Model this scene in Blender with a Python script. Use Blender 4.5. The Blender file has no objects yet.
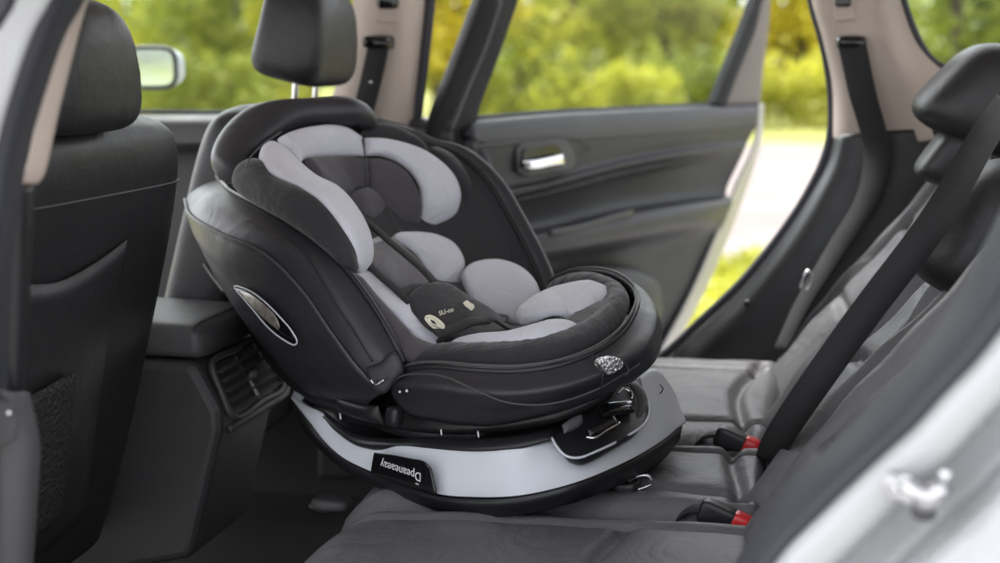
SUN_E = .9
EXPO = 2.33
import bpy, bmesh, math, random
import numpy as np
from mathutils import Vector, Matrix
random.seed(7); np.random.seed(7)
R = math.radians
scene = bpy.context.scene
COL = scene.collection
# ------------------------------------------------------------------ camera
F = 1389.0; HZ = 60.0; VX = 820.0; CAMZ = 1.2
pitch = math.atan((281.5-HZ)/F)
yaw = math.atan((VX-500)*math.cos(pitch)/F)
cam_d = bpy.data.cameras.new('camera'); cam = bpy.data.objects.new('camera', cam_d); COL.objects.link(cam)
cam.location = (0, 0, CAMZ); cam.rotation_euler = (math.pi/2-pitch, 0, yaw)
cam_d.sensor_width = 36; cam_d.lens = F/1000*36; cam_d.clip_start = 0.05; cam_d.clip_end = 2000
cam_d.dof.use_dof = True; cam_d.dof.focus_distance = 1.80; cam_d.dof.aperture_fstop = 2.8
scene.camera = cam
ROT = cam.rotation_euler.to_matrix()
CP = np.array([0, 0, CAMZ], float)
def ray(px, py):
    v = ROT @ Vector(((px-500)/F, -(py-281.5)/F, -1)); return np.array(v)
def onp(px, py, p0, n):
    r = ray(px, py); return CP + r*(np.dot(np.array(p0)-CP, n)/np.dot(r, n))
def Y(px, py, y): return onp(px, py, (0, y, 0), np.array([0, 1., 0]))
def Xp(px, py, x): return onp(px, py, (x, 0, 0), np.array([1., 0, 0]))
def Zp(px, py, z): return onp(px, py, (0, 0, z), np.array([0, 0, 1.]))
def Ys(l, y=None): return [Y(*(p if y is None else (p[0], p[1], y))) for p in l]
# child-seat frame: forward TF, width TW
TH = R(28); SO = np.array([-.47, 1.90, 0]); TF = np.array([math.cos(TH), -math.sin(TH), 0]); TW = np.array([math.sin(TH), math.cos(TH), 0])
UP = np.array([0, 0, 1.])
def W(px, py, w): return onp(px, py, SO+TW*w, TW)
def Ws(l): return [W(*p) for p in l]
def Lc(f, w, z): return SO + TF*f + TW*w + UP*z
# ------------------------------------------------------------------ tagging / linking
def tag(o, label=None, cat=None, group=None, kind=None):
    if label: o['label'] = label
    if cat: o['category'] = cat
    if group: o['group'] = group
    if kind: o['kind'] = kind
    return o
def thing(name, loc, label, cat, group=None):
    o = bpy.data.objects.new(name, None); COL.objects.link(o); o.location = loc; o.empty_display_size = .1
    tag(o, label, cat, group); return o
def wloc(o):
    v = Vector(o.location)
    while o.parent: o = o.parent; v += Vector(o.location)
    return v
def link(name, me, mat, parent=None, smooth=True, label=None):
    o = bpy.data.objects.new(name, me); COL.objects.link(o)
    if mat: me.materials.append(mat)
    if smooth:
        for p in me.polygons: p.use_smooth = True
    if parent is not None:
        w = wloc(parent); me.transform(Matrix.Translation(-w)); o.parent = parent
    if label: o['label'] = label
    return o
def mesh(verts, faces):
    me = bpy.data.meshes.new('m'); me.from_pydata([tuple(map(float, v)) for v in verts], [], faces); me.update()
    bm = bmesh.new(); bm.from_mesh(me); bmesh.ops.recalc_face_normals(bm, faces=bm.faces); bm.to_mesh(me); bm.free(); return me
# ------------------------------------------------------------------ spline helpers
def cr(P, n, closed=False):
    P = np.array(P, float); N = len(P)
    if N == 2 and not closed:
        t = np.linspace(0, 1, n)[:, None]; return P[0]*(1-t)+P[1]*t
    if closed: Q = np.vstack([P[-1], P, P[0], P[1]]); segs = N
    else: Q = np.vstack([2*P[0]-P[1], P, 2*P[-1]-P[-2]]); segs = N-1
    out = []; K = 12
    for i in range(segs):
        p0, p1, p2, p3 = Q[i:i+4]
        d0 = max(np.linalg.norm(p1-p0), 1e-9)**.5; d1 = max(np.linalg.norm(p2-p1), 1e-9)**.5; d2 = max(np.linalg.norm(p3-p2), 1e-9)**.5
        m1 = (p2-p1) + d1*((p1-p0)/d0-(p2-p0)/(d0+d1)); m2 = (p2-p1) + d1*((p3-p2)/d2-(p3-p1)/(d1+d2))
        for k in range(K):
            t = k/K; out.append((2*t**3-3*t**2+1)*p1+(t**3-2*t**2+t)*m1+(-2*t**3+3*t**2)*p2+(t**3-t**2)*m2)
    out.append(P[0] if closed else P[-1]); out = np.array(out)
    s = np.r_[0, np.cumsum(np.linalg.norm(np.diff(out, axis=0), axis=1))]
    t = np.linspace(0, s[-1], n+1)[:-1] if closed else np.linspace(0, s[-1], n)
    return np.stack([np.interp(t, s, out[:, k]) for k in range(3)], 1)
def band(name, A, B, h, mat, parent=None, hb=None, n=56, m=28, taper=.12, pw=2.3, tw=False, ndir=None, label=None, lift=0, puck=0):
    """Padded strip between the edge curves A and B with a bulging closed cross-section."""
    hb = h*.6 if hb is None else hb
    A = cr(A, n); B = cr(B, n); M = (A+B)/2
    T = np.gradient(M, axis=0); S = B-A; N = np.cross(T, S); N /= np.maximum(np.linalg.norm(N, axis=1), 1e-9)[:, None]
    ref = (CP-M.mean(0)) if ndir is None else np.array(ndir, float)
    if (N @ ref).mean() < 0: N = -N
    N = np.array([N[max(0, i-2):i+3].mean(0) for i in range(n)])
    N /= np.linalg.norm(N, axis=1)[:, None]
    u = np.linspace(0, 1, n); e = np.clip(np.minimum(u, 1-u)/max(taper, 1e-6), 0, 1); s = np.sqrt(np.clip(1-(1-e)**2, 0.0004, 1)) if taper > 0 else np.ones(n)
    V = []; 
    for i in range(n):
        for j in range(m):
            a = 2*math.pi*j/m; c, q = math.cos(a), math.sin(a)
            x = math.copysign(abs(c)**(2/pw), c); y = math.copysign(abs(q)**(2/pw), q)
            w = S[i]/2*(s[i] if tw else 1)
            hh = (h if y > 0 else hb)*s[i]
            if puck: hh *= 1+puck*math.sin(i*1.7+j*.4)*math.sin(i*.63)
            V.append(M[i]+w*x+N[i]*(y*hh+lift))
    Fc = [(i*m+j, i*m+(j+1) % m, (i+1)*m+(j+1) % m, (i+1)*m+j) for i in range(n-1) for j in range(m)]
    Fc.append(tuple(range(m))); Fc.append(tuple((n-1)*m+j for j in range(m)))
    return link(name, mesh(V, Fc), mat, parent, label=label)
def sheet(name, rows, mat, parent=None, th=.006, n=60, m=None, label=None, off=0, func=None):
    rows = [cr(r, n) for r in rows]; m = m or max(2, (len(rows)-1)*8+1)
    G = np.zeros((m, n, 3))
    RR = np.array(rows)
    for i in range(n):
        G[:, i] = cr(RR[:, i], m)
    if func: G = func(G)
    V = G.reshape(-1, 3)
    Fc = [(r*n+c, r*n+c+1, (r+1)*n+c+1, (r+1)*n+c) for r in range(m-1) for c in range(n-1)]
    me = mesh(V, Fc)
    # orient toward camera
    tot = sum((Vector(CP)-p.center).dot(p.normal)*p.area for p in me.polygons)
    if tot < 0: me.flip_normals()
    o = link(name, me, mat, parent, label=label)
    md = o.modifiers.new('s', 'SOLIDIFY'); md.thickness = th; md.offset = off-1 if off == 0 else off
    return o
def tube(name, P, r, mat, parent=None, n=60, k=10, closed=False, label=None):
    P = cr(P, n, closed); T = np.gradient(P, axis=0) if not closed else np.roll(P, -1, 0)-np.roll(P, 1, 0)
    T /= np.maximum(np.linalg.norm(T, axis=1), 1e-9)[:, None]
    a = np.array([.31, .2, .93]); V = []
    rr = r if hasattr(r, '__len__') else [r, r]
    for i in range(n):
        s = np.cross(T[i], a); s /= np.linalg.norm(s); b = np.cross(T[i], s)
        ri = np.interp(i/(n-1), np.linspace(0, 1, len(rr)), rr)
        for j in range(k):
            V.append(P[i]+ri*(s*math.cos(2*math.pi*j/k)+b*math.sin(2*math.pi*j/k)))
    e = n if closed else n-1
    Fc = [(i*k+j, i*k+(j+1) % k, ((i+1) % n)*k+(j+1) % k, ((i+1) % n)*k+j) for i in range(e) for j in range(k)]
    if not closed: Fc += [tuple(range(k)), tuple((n-1)*k+j for j in range(k))]
    return link(name, mesh(V, Fc), mat, parent, label=label)
def bevel(o, w=.004, seg=3, ang=35):
    b = o.modifiers.new('b', 'BEVEL'); b.width = w; b.segments = seg; b.limit_method = 'ANGLE'; b.angle_limit = R(ang); b.harden_normals = False
    return o
def plate(name, P, off, mat, parent=None, bv=.003, smooth=False, label=None, round_n=0):
    """prism: polygon P extruded by the vector off"""
    P = np.array(P, float)
    if round_n: P = cr(P, round_n, True)
    n = len(P); off = np.array(off, float)
    V = list(P)+list(P+off)
    Fc = [tuple(range(n)), tuple(range(n, 2*n))]+[(i, (i+1) % n, n+(i+1) % n, n+i) for i in range(n)]
    o = link(name, mesh(V, Fc), mat, parent, smooth=smooth, label=label)
    if bv: bevel(o, bv)
    return o
def rings(name, RS, mat, parent=None, m=48, n=None, label=None, axis=2):
    """stack of superellipse rings (z, xc, hx, yc, hy, e); axis names which world axis the stack runs along"""
    RS = np.array(RS, float); n = n or len(RS)*6
    t = np.linspace(0, len(RS)-1, n); 
    S = cr3(RS, t); V = []
    for z, xc, hx, yc, hy, e in S:
        for j in range(m):
            a = 2*math.pi*j/m; c, q = math.cos(a), math.sin(a)
            x = xc+hx*math.copysign(abs(c)**(2/e), c); y = yc+hy*math.copysign(abs(q)**(2/e), q)
            V.append((x, y, z) if axis == 2 else ((z, x, y) if axis == 0 else (x, z, y)))
    Fc = [(i*m+j, i*m+(j+1) % m, (i+1)*m+(j+1) % m, (i+1)*m+j) for i in range(n-1) for j in range(m)]
    Fc += [tuple(range(m)), tuple((n-1)*m+j for j in range(m))]
    return link(name, mesh(V, Fc), mat, parent, label=label)
def cr3(A, t):
    out = []
    for x in t:
        i = min(int(x), len(A)-2); f = x-i
        p0 = A[max(i-1, 0)]; p1 = A[i]; p2 = A[i+1]; p3 = A[min(i+2, len(A)-1)]
        m1 = (p2-p0)/2; m2 = (p3-p1)/2
        out.append((2*f**3-3*f**2+1)*p1+(f**3-2*f**2+f)*m1+(-2*f**3+3*f**2)*p2+(f**3-f**2)*m2)
    return out
def blob(name, c, ax, ay, az, mat, parent=None, e=3.5, nu=40, nv=24, label=None, deform=None):
    c, ax, ay, az = [np.array(v, float) for v in (c, ax, ay, az)]
    sg = lambda v, p: math.copysign(abs(v)**p, v); V = []; p = 2/e
    for i in range(nv+1):
        th = -math.pi/2+math.pi*i/nv; ct, st = math.cos(th), math.sin(th)
        for j in range(nu):
            a = 2*math.pi*j/nu
            x, y, z = sg(ct, p)*sg(math.cos(a), p), sg(ct, p)*sg(math.sin(a), p), sg(st, p)
            if deform: x, y, z = deform(x, y, z)
            V.append(c+ax*x+ay*y+az*z)
    Fc = [(i*nu+j, i*nu+(j+1) % nu, (i+1)*nu+(j+1) % nu, (i+1)*nu+j) for i in range(nv) for j in range(nu)]
    me = mesh(V, Fc); bm = bmesh.new(); bm.from_mesh(me); bmesh.ops.remove_doubles(bm, verts=bm.verts, dist=1e-5); bmesh.ops.recalc_face_normals(bm, faces=bm.faces); bm.to_mesh(me); bm.free()
    return link(name, me, mat, parent, label=label)
def box(name, lo, hi, mat, parent=None, bv=.006, label=None):
    x0, y0, z0 = lo; x1, y1, z1 = hi
    return plate(name, [(x0, y0, z0), (x1, y0, z0), (x1, y1, z0), (x0, y1, z0)], (0, 0, z1-z0), mat, parent, bv, label=label)
def strap(name, P, wdir, w, mat, parent=None, th=.0012, n=50, label=None):
    P = cr(P, n); wd = np.array(wdir, float)
    wd = (np.array([cr([np.array(x, float) for x in wdir], n)[i] for i in range(n)]) if wd.ndim == 2 else np.tile(wd, (n, 1)))
    wd /= np.linalg.norm(wd, axis=1)[:, None]
    V = []; T = np.gradient(P, axis=0); N = np.cross(T, wd); N /= np.linalg.norm(N, axis=1)[:, None]
    for i in range(n):
        for a, b in ((-1, -1), (-.94, 1), (0, 1.15), (.94, 1), (1, -1), (0, -1.1)):
            V.append(P[i]+wd[i]*w/2*a+N[i]*th*b)
    k = 6
    Fc = [(i*k+j, i*k+(j+1) % k, (i+1)*k+(j+1) % k, (i+1)*k+j) for i in range(n-1) for j in range(k)]
    Fc += [tuple(range(k)), tuple((n-1)*k+j for j in range(k))]
    return link(name, mesh(V, Fc), mat, parent, label=label)
def strapn(name, P, nrm, w, mat, parent=None, th=.0012, n=50, label=None):
    P = cr(P, n); T = np.gradient(P, axis=0); wd = np.cross(T, np.array(nrm, float)); wd /= np.linalg.norm(wd, axis=1)[:, None]
    return strap(name, list(P), wd if len(wd) == 1 else [tuple(x) for x in wd], w, mat, parent, th, n, label)
def text(name, s, origin, xdir, ydir, size, mat, parent, depth=.0004):
    c = bpy.data.curves.new('t', 'FONT'); c.body = s; c.size = size; c.extrude = depth; c.align_x = 'CENTER'; c.align_y = 'CENTER'
    o = bpy.data.objects.new('t', c); COL.objects.link(o)
    x = Vector(xdir).normalized(); y = Vector(ydir); y = (y-x*y.dot(x)).normalized(); z = x.cross(y)
    M = Matrix((x, y, z)).transposed().to_4x4(); M.translation = Vector(origin)
    dg = bpy.context.evaluated_depsgraph_get(); me = bpy.data.meshes.new_from_object(o.evaluated_get(dg)); bpy.data.objects.remove(o)
    me.transform(M); me.materials.clear()
    return link(name, me, mat, parent, smooth=False)
# ------------------------------------------------------------------ materials
def mat(name, col, rough=.5, metal=0, bump=0, bscale=200, var=.12, vscale=6, spec=.5, sheen=0, coat=0, kind='noise', bdist=.001, wr=0):
    m = bpy.data.materials.new(name); m.use_nodes = True; N = m.node_tree.nodes; L = m.node_tree.links; b = N['Principled BSDF']
    g = N.new('ShaderNodeNewGeometry')
    nz = N.new('ShaderNodeTexNoise'); nz.inputs['Scale'].default_value = vscale; nz.inputs['Detail'].default_value = 5; L.new(g.outputs['Position'], nz.inputs['Vector'])
    mp = N.new('ShaderNodeMapRange'); mp.inputs['From Min'].default_value = .25; mp.inputs['From Max'].default_value = .75
    mp.inputs['To Min'].default_value = 1-var; mp.inputs['To Max'].default_value = 1+var; L.new(nz.outputs['Fac'], mp.inputs['Value'])
    vm = N.new('ShaderNodeVectorMath'); vm.operation = 'SCALE'; vm.inputs[0].default_value = col[:3]; L.new(mp.outputs[0], vm.inputs['Scale'])
    L.new(vm.outputs[0], b.inputs['Base Color'])
    nr = N.new('ShaderNodeTexNoise'); nr.inputs['Scale'].default_value = vscale*3.1; nr.inputs['Detail'].default_value = 4; L.new(g.outputs['Position'], nr.inputs['Vector'])
    m2 = N.new('ShaderNodeMapRange'); m2.inputs['To Min'].default_value = max(rough-.09, .02); m2.inputs['To Max'].default_value = min(rough+.09, 1); L.new(nr.outputs['Fac'], m2.inputs['Value']); L.new(m2.outputs[0], b.inputs['Roughness'])
    b.inputs['Metallic'].default_value = metal; b.inputs['Specular IOR Level'].default_value = spec
    b.inputs['Sheen Weight'].default_value = sheen; b.inputs['Sheen Roughness'].default_value = .4; b.inputs['Coat Weight'].default_value = coat; b.inputs['Coat Roughness'].default_value = .08
    last = None
    if bump:
        if kind == 'voronoi':
            t = N.new('ShaderNodeTexVoronoi'); t.inputs['Scale'].default_value = bscale; L.new(g.outputs['Position'], t.inputs['Vector']); out = t.outputs['Distance']
        elif kind == 'weave':
            t = N.new('ShaderNodeTexNoise'); t.inputs['Scale'].default_value = bscale; t.inputs['Detail'].default_value = 1
            vs = N.new('ShaderNodeVectorMath'); vs.operation = 'MULTIPLY'; vs.inputs[1].default_value = (1, 1, 3); L.new(g.outputs['Position'], vs.inputs[0]); L.new(vs.outputs[0], t.inputs['Vector']); out = t.outputs['Fac']
        else:
            t = N.new('ShaderNodeTexNoise'); t.inputs['Scale'].default_value = bscale; t.inputs['Detail'].default_value = 3; L.new(g.outputs['Position'], t.inputs['Vector']); out = t.outputs['Fac']
        bp = N.new('ShaderNodeBump'); bp.inputs['Strength'].default_value = bump; bp.inputs['Distance'].default_value = bdist; L.new(out, bp.inputs['Height']); last = bp
    if wr:
        t = N.new('ShaderNodeTexNoise'); t.inputs['Scale'].default_value = 11; t.inputs['Detail'].default_value = 5; t.inputs['Roughness'].default_value = .55; t.inputs['Distortion'].default_value = 1.6; L.new(g.outputs['Position'], t.inputs['Vector'])
        bp = N.new('ShaderNodeBump'); bp.inputs['Strength'].default_value = wr; bp.inputs['Distance'].default_value = .02; L.new(t.outputs['Fac'], bp.inputs['Height'])
        if last: L.new(last.outputs[0], bp.inputs['Normal'])
        last = bp
    if last: L.new(last.outputs[0], b.inputs['Normal'])
    return m
M_ = {}
M_['leather'] = mat('black_leather', (.017, .0168, .0185), .45, spec=.42, bump=.35, bscale=420, kind='voronoi', wr=.12, bdist=.0006)
M_['leather_hi'] = mat('charcoal_leatherette', (.026, .0255, .030), .42, spec=.42, bump=.25, bscale=600, kind='voronoi', wr=.12, bdist=.0005)
M_['bench'] = mat('bench_leather', (.108, .105, .112), .52, bump=.4, bscale=380, kind='voronoi', wr=.28, spec=.425, bdist=.0008)
M_['trim'] = mat('black_trim_plastic', (.034, .034, .036), .48, spec=.42, bump=.4, bscale=500, kind='voronoi', bdist=.0006)
M_['trim_lt'] = mat('soft_trim_plastic', (.062, .062, .065), .48, spec=.42, bump=.3, bscale=450, kind='voronoi', bdist=.0006)
M_['blackfab'] = mat('black_knit_fabric', (.019, .0175, .021), .85, bump=.5, bscale=900, kind='weave', sheen=.25, wr=.25)
M_['headfab'] = mat('charcoal_knit_fabric', (.060, .054, .062), .85, bump=.5, bscale=900, kind='weave', sheen=.25, wr=.2)
M_['greyfab'] = mat('light_grey_knit_fabric', (.56, .56, .615), .85, bump=.5, bscale=800, kind='weave', sheen=.3, wr=.5, var=.05)
M_['midfab'] = mat('mid_grey_knit_fabric', (.155, .146, .158), .85, bump=.5, bscale=800, kind='weave', sheen=.3, wr=.3)
M_['silver'] = mat('silver_plastic', (.58, .60, .645), .42, var=.03, bump=.05, bscale=900)
M_['black'] = mat('satin_black_plastic', (.014, .014, .016), .38, spec=.42, bump=.15, bscale=700)
M_['gloss'] = mat('gloss_black_plastic', (.007, .007, .008), .12)
M_['rub'] = mat('rubber_seal', (.028, .029, .038), .55, bump=.2, bscale=300)
M_['web'] = mat('belt_webbing', (.015, .015, .017), .8, bump=.6, bscale=1500, kind='weave')
M_['chrome'] = mat('chrome', (.75, .75, .76), .12, metal=1, var=.03)
M_['brushed'] = mat('worn_chrome', (.5, .5, .52), .3, metal=1, var=.35, vscale=150, bump=.6, bscale=350)
M_['foil'] = mat('chrome_foil', (.8, .8, .82), .22, metal=1, var=.15, vscale=300, bump=1, bscale=260, kind='voronoi', bdist=.002)
M_['cream'] = mat('cream_pillar_trim', (.46, .385, .335), .6, bump=.3, bscale=400, var=.05)
M_['edge'] = mat('door_edge_paint', (.36, .345, .335), .4)
M_['brown'] = mat('brown_corner_trim', (.17, .145, .13), .6, bump=.3, bscale=400)
M_['white'] = mat('white_car_paint', (.44, .445, .45), .25, coat=.6, var=.015)
M_['carpet'] = mat('black_carpet', (.016, .015, .015), .95, bump=1, bscale=500, bdist=.004)
M_['red'] = mat('red_button', (.62, .02, .025), .3)
M_['piping'] = mat('grey_piping', (.05, .05, .054), .5)
M_['stitch'] = mat('seam_thread', (.055, .055, .058), .6)
M_['letter'] = mat('silver_lettering', (.65, .65, .66), .4)
M_['tan'] = mat('foil_emblem', (.30, .27, .25), .35, metal=.5, var=.4, vscale=120, bump=.5, bscale=300)
M_['ivory'] = mat('ivory_plastic', (.62, .60, .48), .4)
def glass():
    m = bpy.data.materials.new('window_glass'); m.use_nodes = True; N = m.node_tree.nodes; L = m.node_tree.links; N.remove(N['Principled BSDF'])
    t = N.new('ShaderNodeBsdfTransparent'); t.inputs[0].default_value = (.93, .96, .94, 1); g = N.new('ShaderNodeBsdfGlossy'); g.inputs['Roughness'].default_value = .02
    f = N.new('ShaderNodeLayerWeight'); f.inputs['Blend'].default_value = .12; mx = N.new('ShaderNodeMixShader'); L.new(f.outputs['Fresnel'], mx.inputs[0]); L.new(t.outputs[0], mx.inputs[1]); L.new(g.outputs[0], mx.inputs[2])
    L.new(mx.outputs[0], N['Material Output'].inputs[0]); return m
M_['glass'] = glass()
M_['mirror'] = mat('mirror_glass', (.85, .87, .86), .03, metal=1, var=0)
# ================================================================== THE CAR
car = thing('car', (0, 1.9, 0), 'white car seen through its open rear doors, black leather interior', 'car')
leather, trim, bench = M_['leather'], M_['trim'], M_['bench']
# ---- floor, roof, sill (the shell that shades the cabin)
box('floor', (-2.2, 1.12, .27), (.1, 2.68, .31), M_['carpet'], car, .01)
box('roof', (-2.1, 1.02, 1.66), (1.3, 2.74, 1.70), M_['white'], car, .01)
box('headliner', (-2.1, 1.06, 1.64), (1.28, 2.70, 1.655), M_['cream'], car, .004)
box('door_sill', (-1.0, 1.04, .25), (.1, 1.16, .36), M_['white'], car, .02)
def heave(G, a, s):
    """gentle uneven padding"""
    X_, Y_, Z_ = G[..., 0], G[..., 1], G[..., 2]
    return a*(np.sin(X_*23*s+Y_*11)+np.sin(Y_*31*s-X_*17+1)+.6*np.sin(X_*61*s+1.3+Y_*43))/2.6
# ---- rear bench
rb = rings('rear_bench', [(.31, -.22, .27, 1.9, .74, 9), (.5, -.24, .27, 1.9, .74, 9), (.575, -.24, .275, 1.9, .735, 9)], leather, car)
def gv(x, c, w): return np.exp(-((x-c)/w)**2)
def cushion(y0, y1, seams, xs, x_front, z0=.662):
    nu, nv = 120, 110
    v = np.linspace(0, 1, nv); u = np.linspace(0, 1, nu)
    Yg, t = np.meshgrid(y0+(y1-y0)*v, u, indexing='ij')
    xb = -.035; Xg = xb+(x_front-xb)*t
    G = np.stack([Xg, Yg, np.zeros_like(Xg)], -1)
    e = np.abs(2*(Yg-y0)/(y1-y0)-1); z = z0-.03*np.clip((e-.8)/.2, 0, 1)**2.2
    z -= .02*t**1.5+.045*np.clip((t-.86)/.14, 0, 1)**2.4
    z -= .05*np.clip((.06-t)/.06, 0, 1)**2
    for s in seams: z -= .016*gv(Yg, s+.015*np.sin(t*3), .010)
    for s, y0_, y1_ in xs: z -= .016*gv(Xg, s+.012*np.cos((Yg-y0)*12), .010)*((Yg > y0_) & (Yg < y1_))
    if len(seams) > 1: z += .006*np.clip(1-((Yg-(seams[0]+seams[-1])/2)/(abs(seams[-1]-seams[0])/2))**2, 0, 1)
    z += heave(G, .0022, 1.0)
    G[..., 2] = z
    # wrap the front lip down
    V = [tuple(p) for p in G.reshape(-1, 3)]
    Fc = [(r*nu+c, r*nu+c+1, (r+1)*nu+c+1, (r+1)*nu+c) for r in range(nv-1) for c in range(nu-1)]
    # skirts
    rim = [r*nu+nu-1 for r in range(nv)]
    base = len(V)
    for k, (dx, dz) in enumerate(((-.012, -.03), (-.012, -.08), (.01, -.14), (.02, -.2))):
        for i in rim:
            p = V[i]; V.append((p[0]+dx, p[1], p[2]+dz))
        prev = rim if k == 0 else [base+(k-1)*nv+r for r in range(nv)]
        cur = [base+k*nv+r for r in range(nv)]
        Fc += [(prev[r], prev[r+1], cur[r+1], cur[r]) for r in range(nv-1)]
    for row in (0, nv-1):
        ids = [row*nu+c for c in range(nu)]; b = len(V)
        for i in ids: V.append((V[i][0], V[i][1]+(.002 if row == 0 else -.002), V[i][2]-.1))
        Fc += [(ids[c], ids[c+1], b+c+1, b+c) for c in range(nu-1)]
    me = mesh(V, Fc)
    c = link('seat_cushion', me, bench, rb)
    if sum(p.normal.z*p.area for p in me.polygons) < 0: me.flip_normals()
    return c
cu1 = cushion(1.14, 1.672, [1.26, 1.6], [(-.22, 1.26, 1.6)], -.595, z0=.648)
cushion(1.678, 1.972, [1.73, 1.92], [(-.09, 1.7, 1.96)], -.60, z0=.655)
cushion(1.982, 2.56, [2.07, 2.43], [(-.10, 2.0, 2.5), (-.36, 2.07, 2.43)], -.59)
J = np.array([-.07, 0, .655]); BD = np.array([.56, 0, .83]); BD /= np.linalg.norm(BD); BN = np.array([-BD[2], 0, BD[0]])
def onB(px, py, off=0): return onp(px, py, J+BN*off, BN)
def backrest(y0, y1, seams, hs, H, name='backrest', depth=.05):
    nu, nv = 110, 100
    v = np.linspace(0, 1, nv); t = np.linspace(0, 1, nu); Yg, T = np.meshgrid(y0+(y1-y0)*v, t, indexing='ij'); S = T*H-.03
    e = np.abs(2*(Yg-y0)/(y1-y0)-1); o = -.01-depth*np.clip((e-.72)/.28, 0, 1)**2.2
    o -= .07*np.clip((T-.9)/.1, 0, 1)**2.2
    for s in seams: o -= .020*gv(Yg, s+.02*np.sin(T*4+1), .012)
    if len(seams) > 1: o -= .02*np.clip(1-((Yg-(seams[0]+seams[-1])/2)/(abs(seams[-1]-seams[0])/2))**2, 0, 1)**.5
    for s in hs: o -= .014*gv(S, s+.02*np.cos((Yg-y0)*9), .010)*((Yg > min(seams)) & (Yg < max(seams)))
    o += .010*np.sin(T*5+.5)+.0015*np.sin(Yg*37+T*9)+.001*np.sin(T*33+Yg*15)
    P = J+S[..., None]*BD+o[..., None]*BN; P[..., 1] = Yg
    V = list(P.reshape(-1, 3)); Fc = [(r*nu+c, r*nu+c+1, (r+1)*nu+c+1, (r+1)*nu+c) for r in range(nv-1) for c in range(nu-1)]
    ring = [c for c in range(nu)]+[r*nu+nu-1 for r in range(1, nv)]+[(nv-1)*nu+c for c in range(nu-2, -1, -1)]
    b = len(V)
    for i in ring: V.append(V[i]-BN*.12)
    Fc += [(ring[i], ring[i+1], b+i+1, b+i) for i in range(len(ring)-1)]
    me = mesh(V, Fc); o_ = link(name, me, bench, rb)
    if sum(Vector(BN).dot(p.normal)*p.area for p in me.polygons) < 0: me.flip_normals()
    return o_
b1 = backrest(1.14, 1.68, [1.25, 1.58], [.16, .32], .52)
b2 = backrest(1.70, 1.97, [1.75, 1.92], [.2], .48)
b3 = backrest(2.03, 2.54, [2.13, 2.44], [.2, .37], .54)
box('backrest_frame', (.3, 1.14, .5), (.33, 2.6, 1.0), trim, rb)
# rear headrests
def tilt(ax, h): return ax
def headrest_rear(name, c, sx, sy, sz, par):
    return blob(name, c, np.array([.93, 0, -.37])*sx, (0, sy, 0), BD*sz, leather, par, e=3.8, deform=lambda x, y, z: (x*(1-.12*z), y*(1-.06*z), z))
h3 = headrest_rear('headrest', (.28, 2.31, 1.137), .108, .125, .084, b3)
blob('headrest_post_sleeve', Y(947, 156, 2.28), np.array([.93, 0, -.37])*.032, (0, .07, 0), BD*.048, M_['leather'], h3, e=4)
h2 = blob('headrest', (.235, 1.80, .985), np.array([.9, 0, -.4])*.10, (0, .12, 0), BD*.095, leather, b2, e=3.2, deform=lambda x, y, z: (x*(1-.12*z), y*(1-.1*z), z))
h1 = headrest_rear('headrest', (.42, 1.33, 1.13), .09, .13, .07, b1)
# ---- belts and buckles of the bench
web = M_['web']
strap('seat_belt', [onB(1008, 102, .01), onB(982, 140, .03), onB(930, 228, .035), onB(868, 310, .035), onB(812, 388, .03), onB(780, 436, .015), onB(764, 470, -.03)], [tuple(BN+np.array([0, .35, 0]))]*2, .037, web, car, label='black belt lying over the middle of the rear backrest')
sb = strap('seat_belt', [Y(851, 40, 2.575), Y(862, 92, 2.545), Y(876, 150, 2.53), Y(868, 196, 2.50), Y(838, 246, 2.49), Y(802, 305, 2.48), Y(780, 350, 2.47)], [(1, -.15, .08), (1, -.2, 0), (.9, -.4, 0), (.7, -.7, 0), (.5, -.9, 0), (.4, -.9, 0)], .05, web, car, label='black belt running from the far cream rear pillar down beside the bench')
tube('buckle_tongue', [Y(x, y, 2.465) for x, y in ((800, 288), (804, 276), (808, 271), (812, 274), (810, 284), (806, 291))], .0032, M_['chrome'], sb, n=30, k=8)
def buckle(px, py, yy, par):
    c = Y(px-6, py, yy)
    d = np.array([.93, -.1, -.34]); s = np.array([.1, 1, 0]); s /= np.linalg.norm(s); n = np.cross(d, s)
    b = blob('belt_buckle', c-d*.022, d*.026, s*.013, n*.016, M_['black'], par, e=5)
    blob('release_button', c+d*.006, d*.014, s*.0136, n*.0168, M_['red'], b, e=4)
    strap('buckle_strap', [c-d*.045, c-d*.06-UP*.008, c-d*.072-UP*.020, c-d*.08-UP*.036], [s, s], .026, web, b, th=.002)
    return b
buckle(752, 447, 1.985, car); buckle(741, 524, 1.675, car)
tube('anchor_loop', [Y(x, y, 1.72) for x, y in ((622, 487), (634, 478), (648, 476), (652, 483), (640, 489), (628, 491))], .0022, M_['brushed'], car, n=40, k=8, closed=True)
blob('anchor_cover', Y(626, 487, 1.73), (.018, 0, 0), (0, .02, 0), (0, 0, .012), M_['black'], car, e=4)
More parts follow.
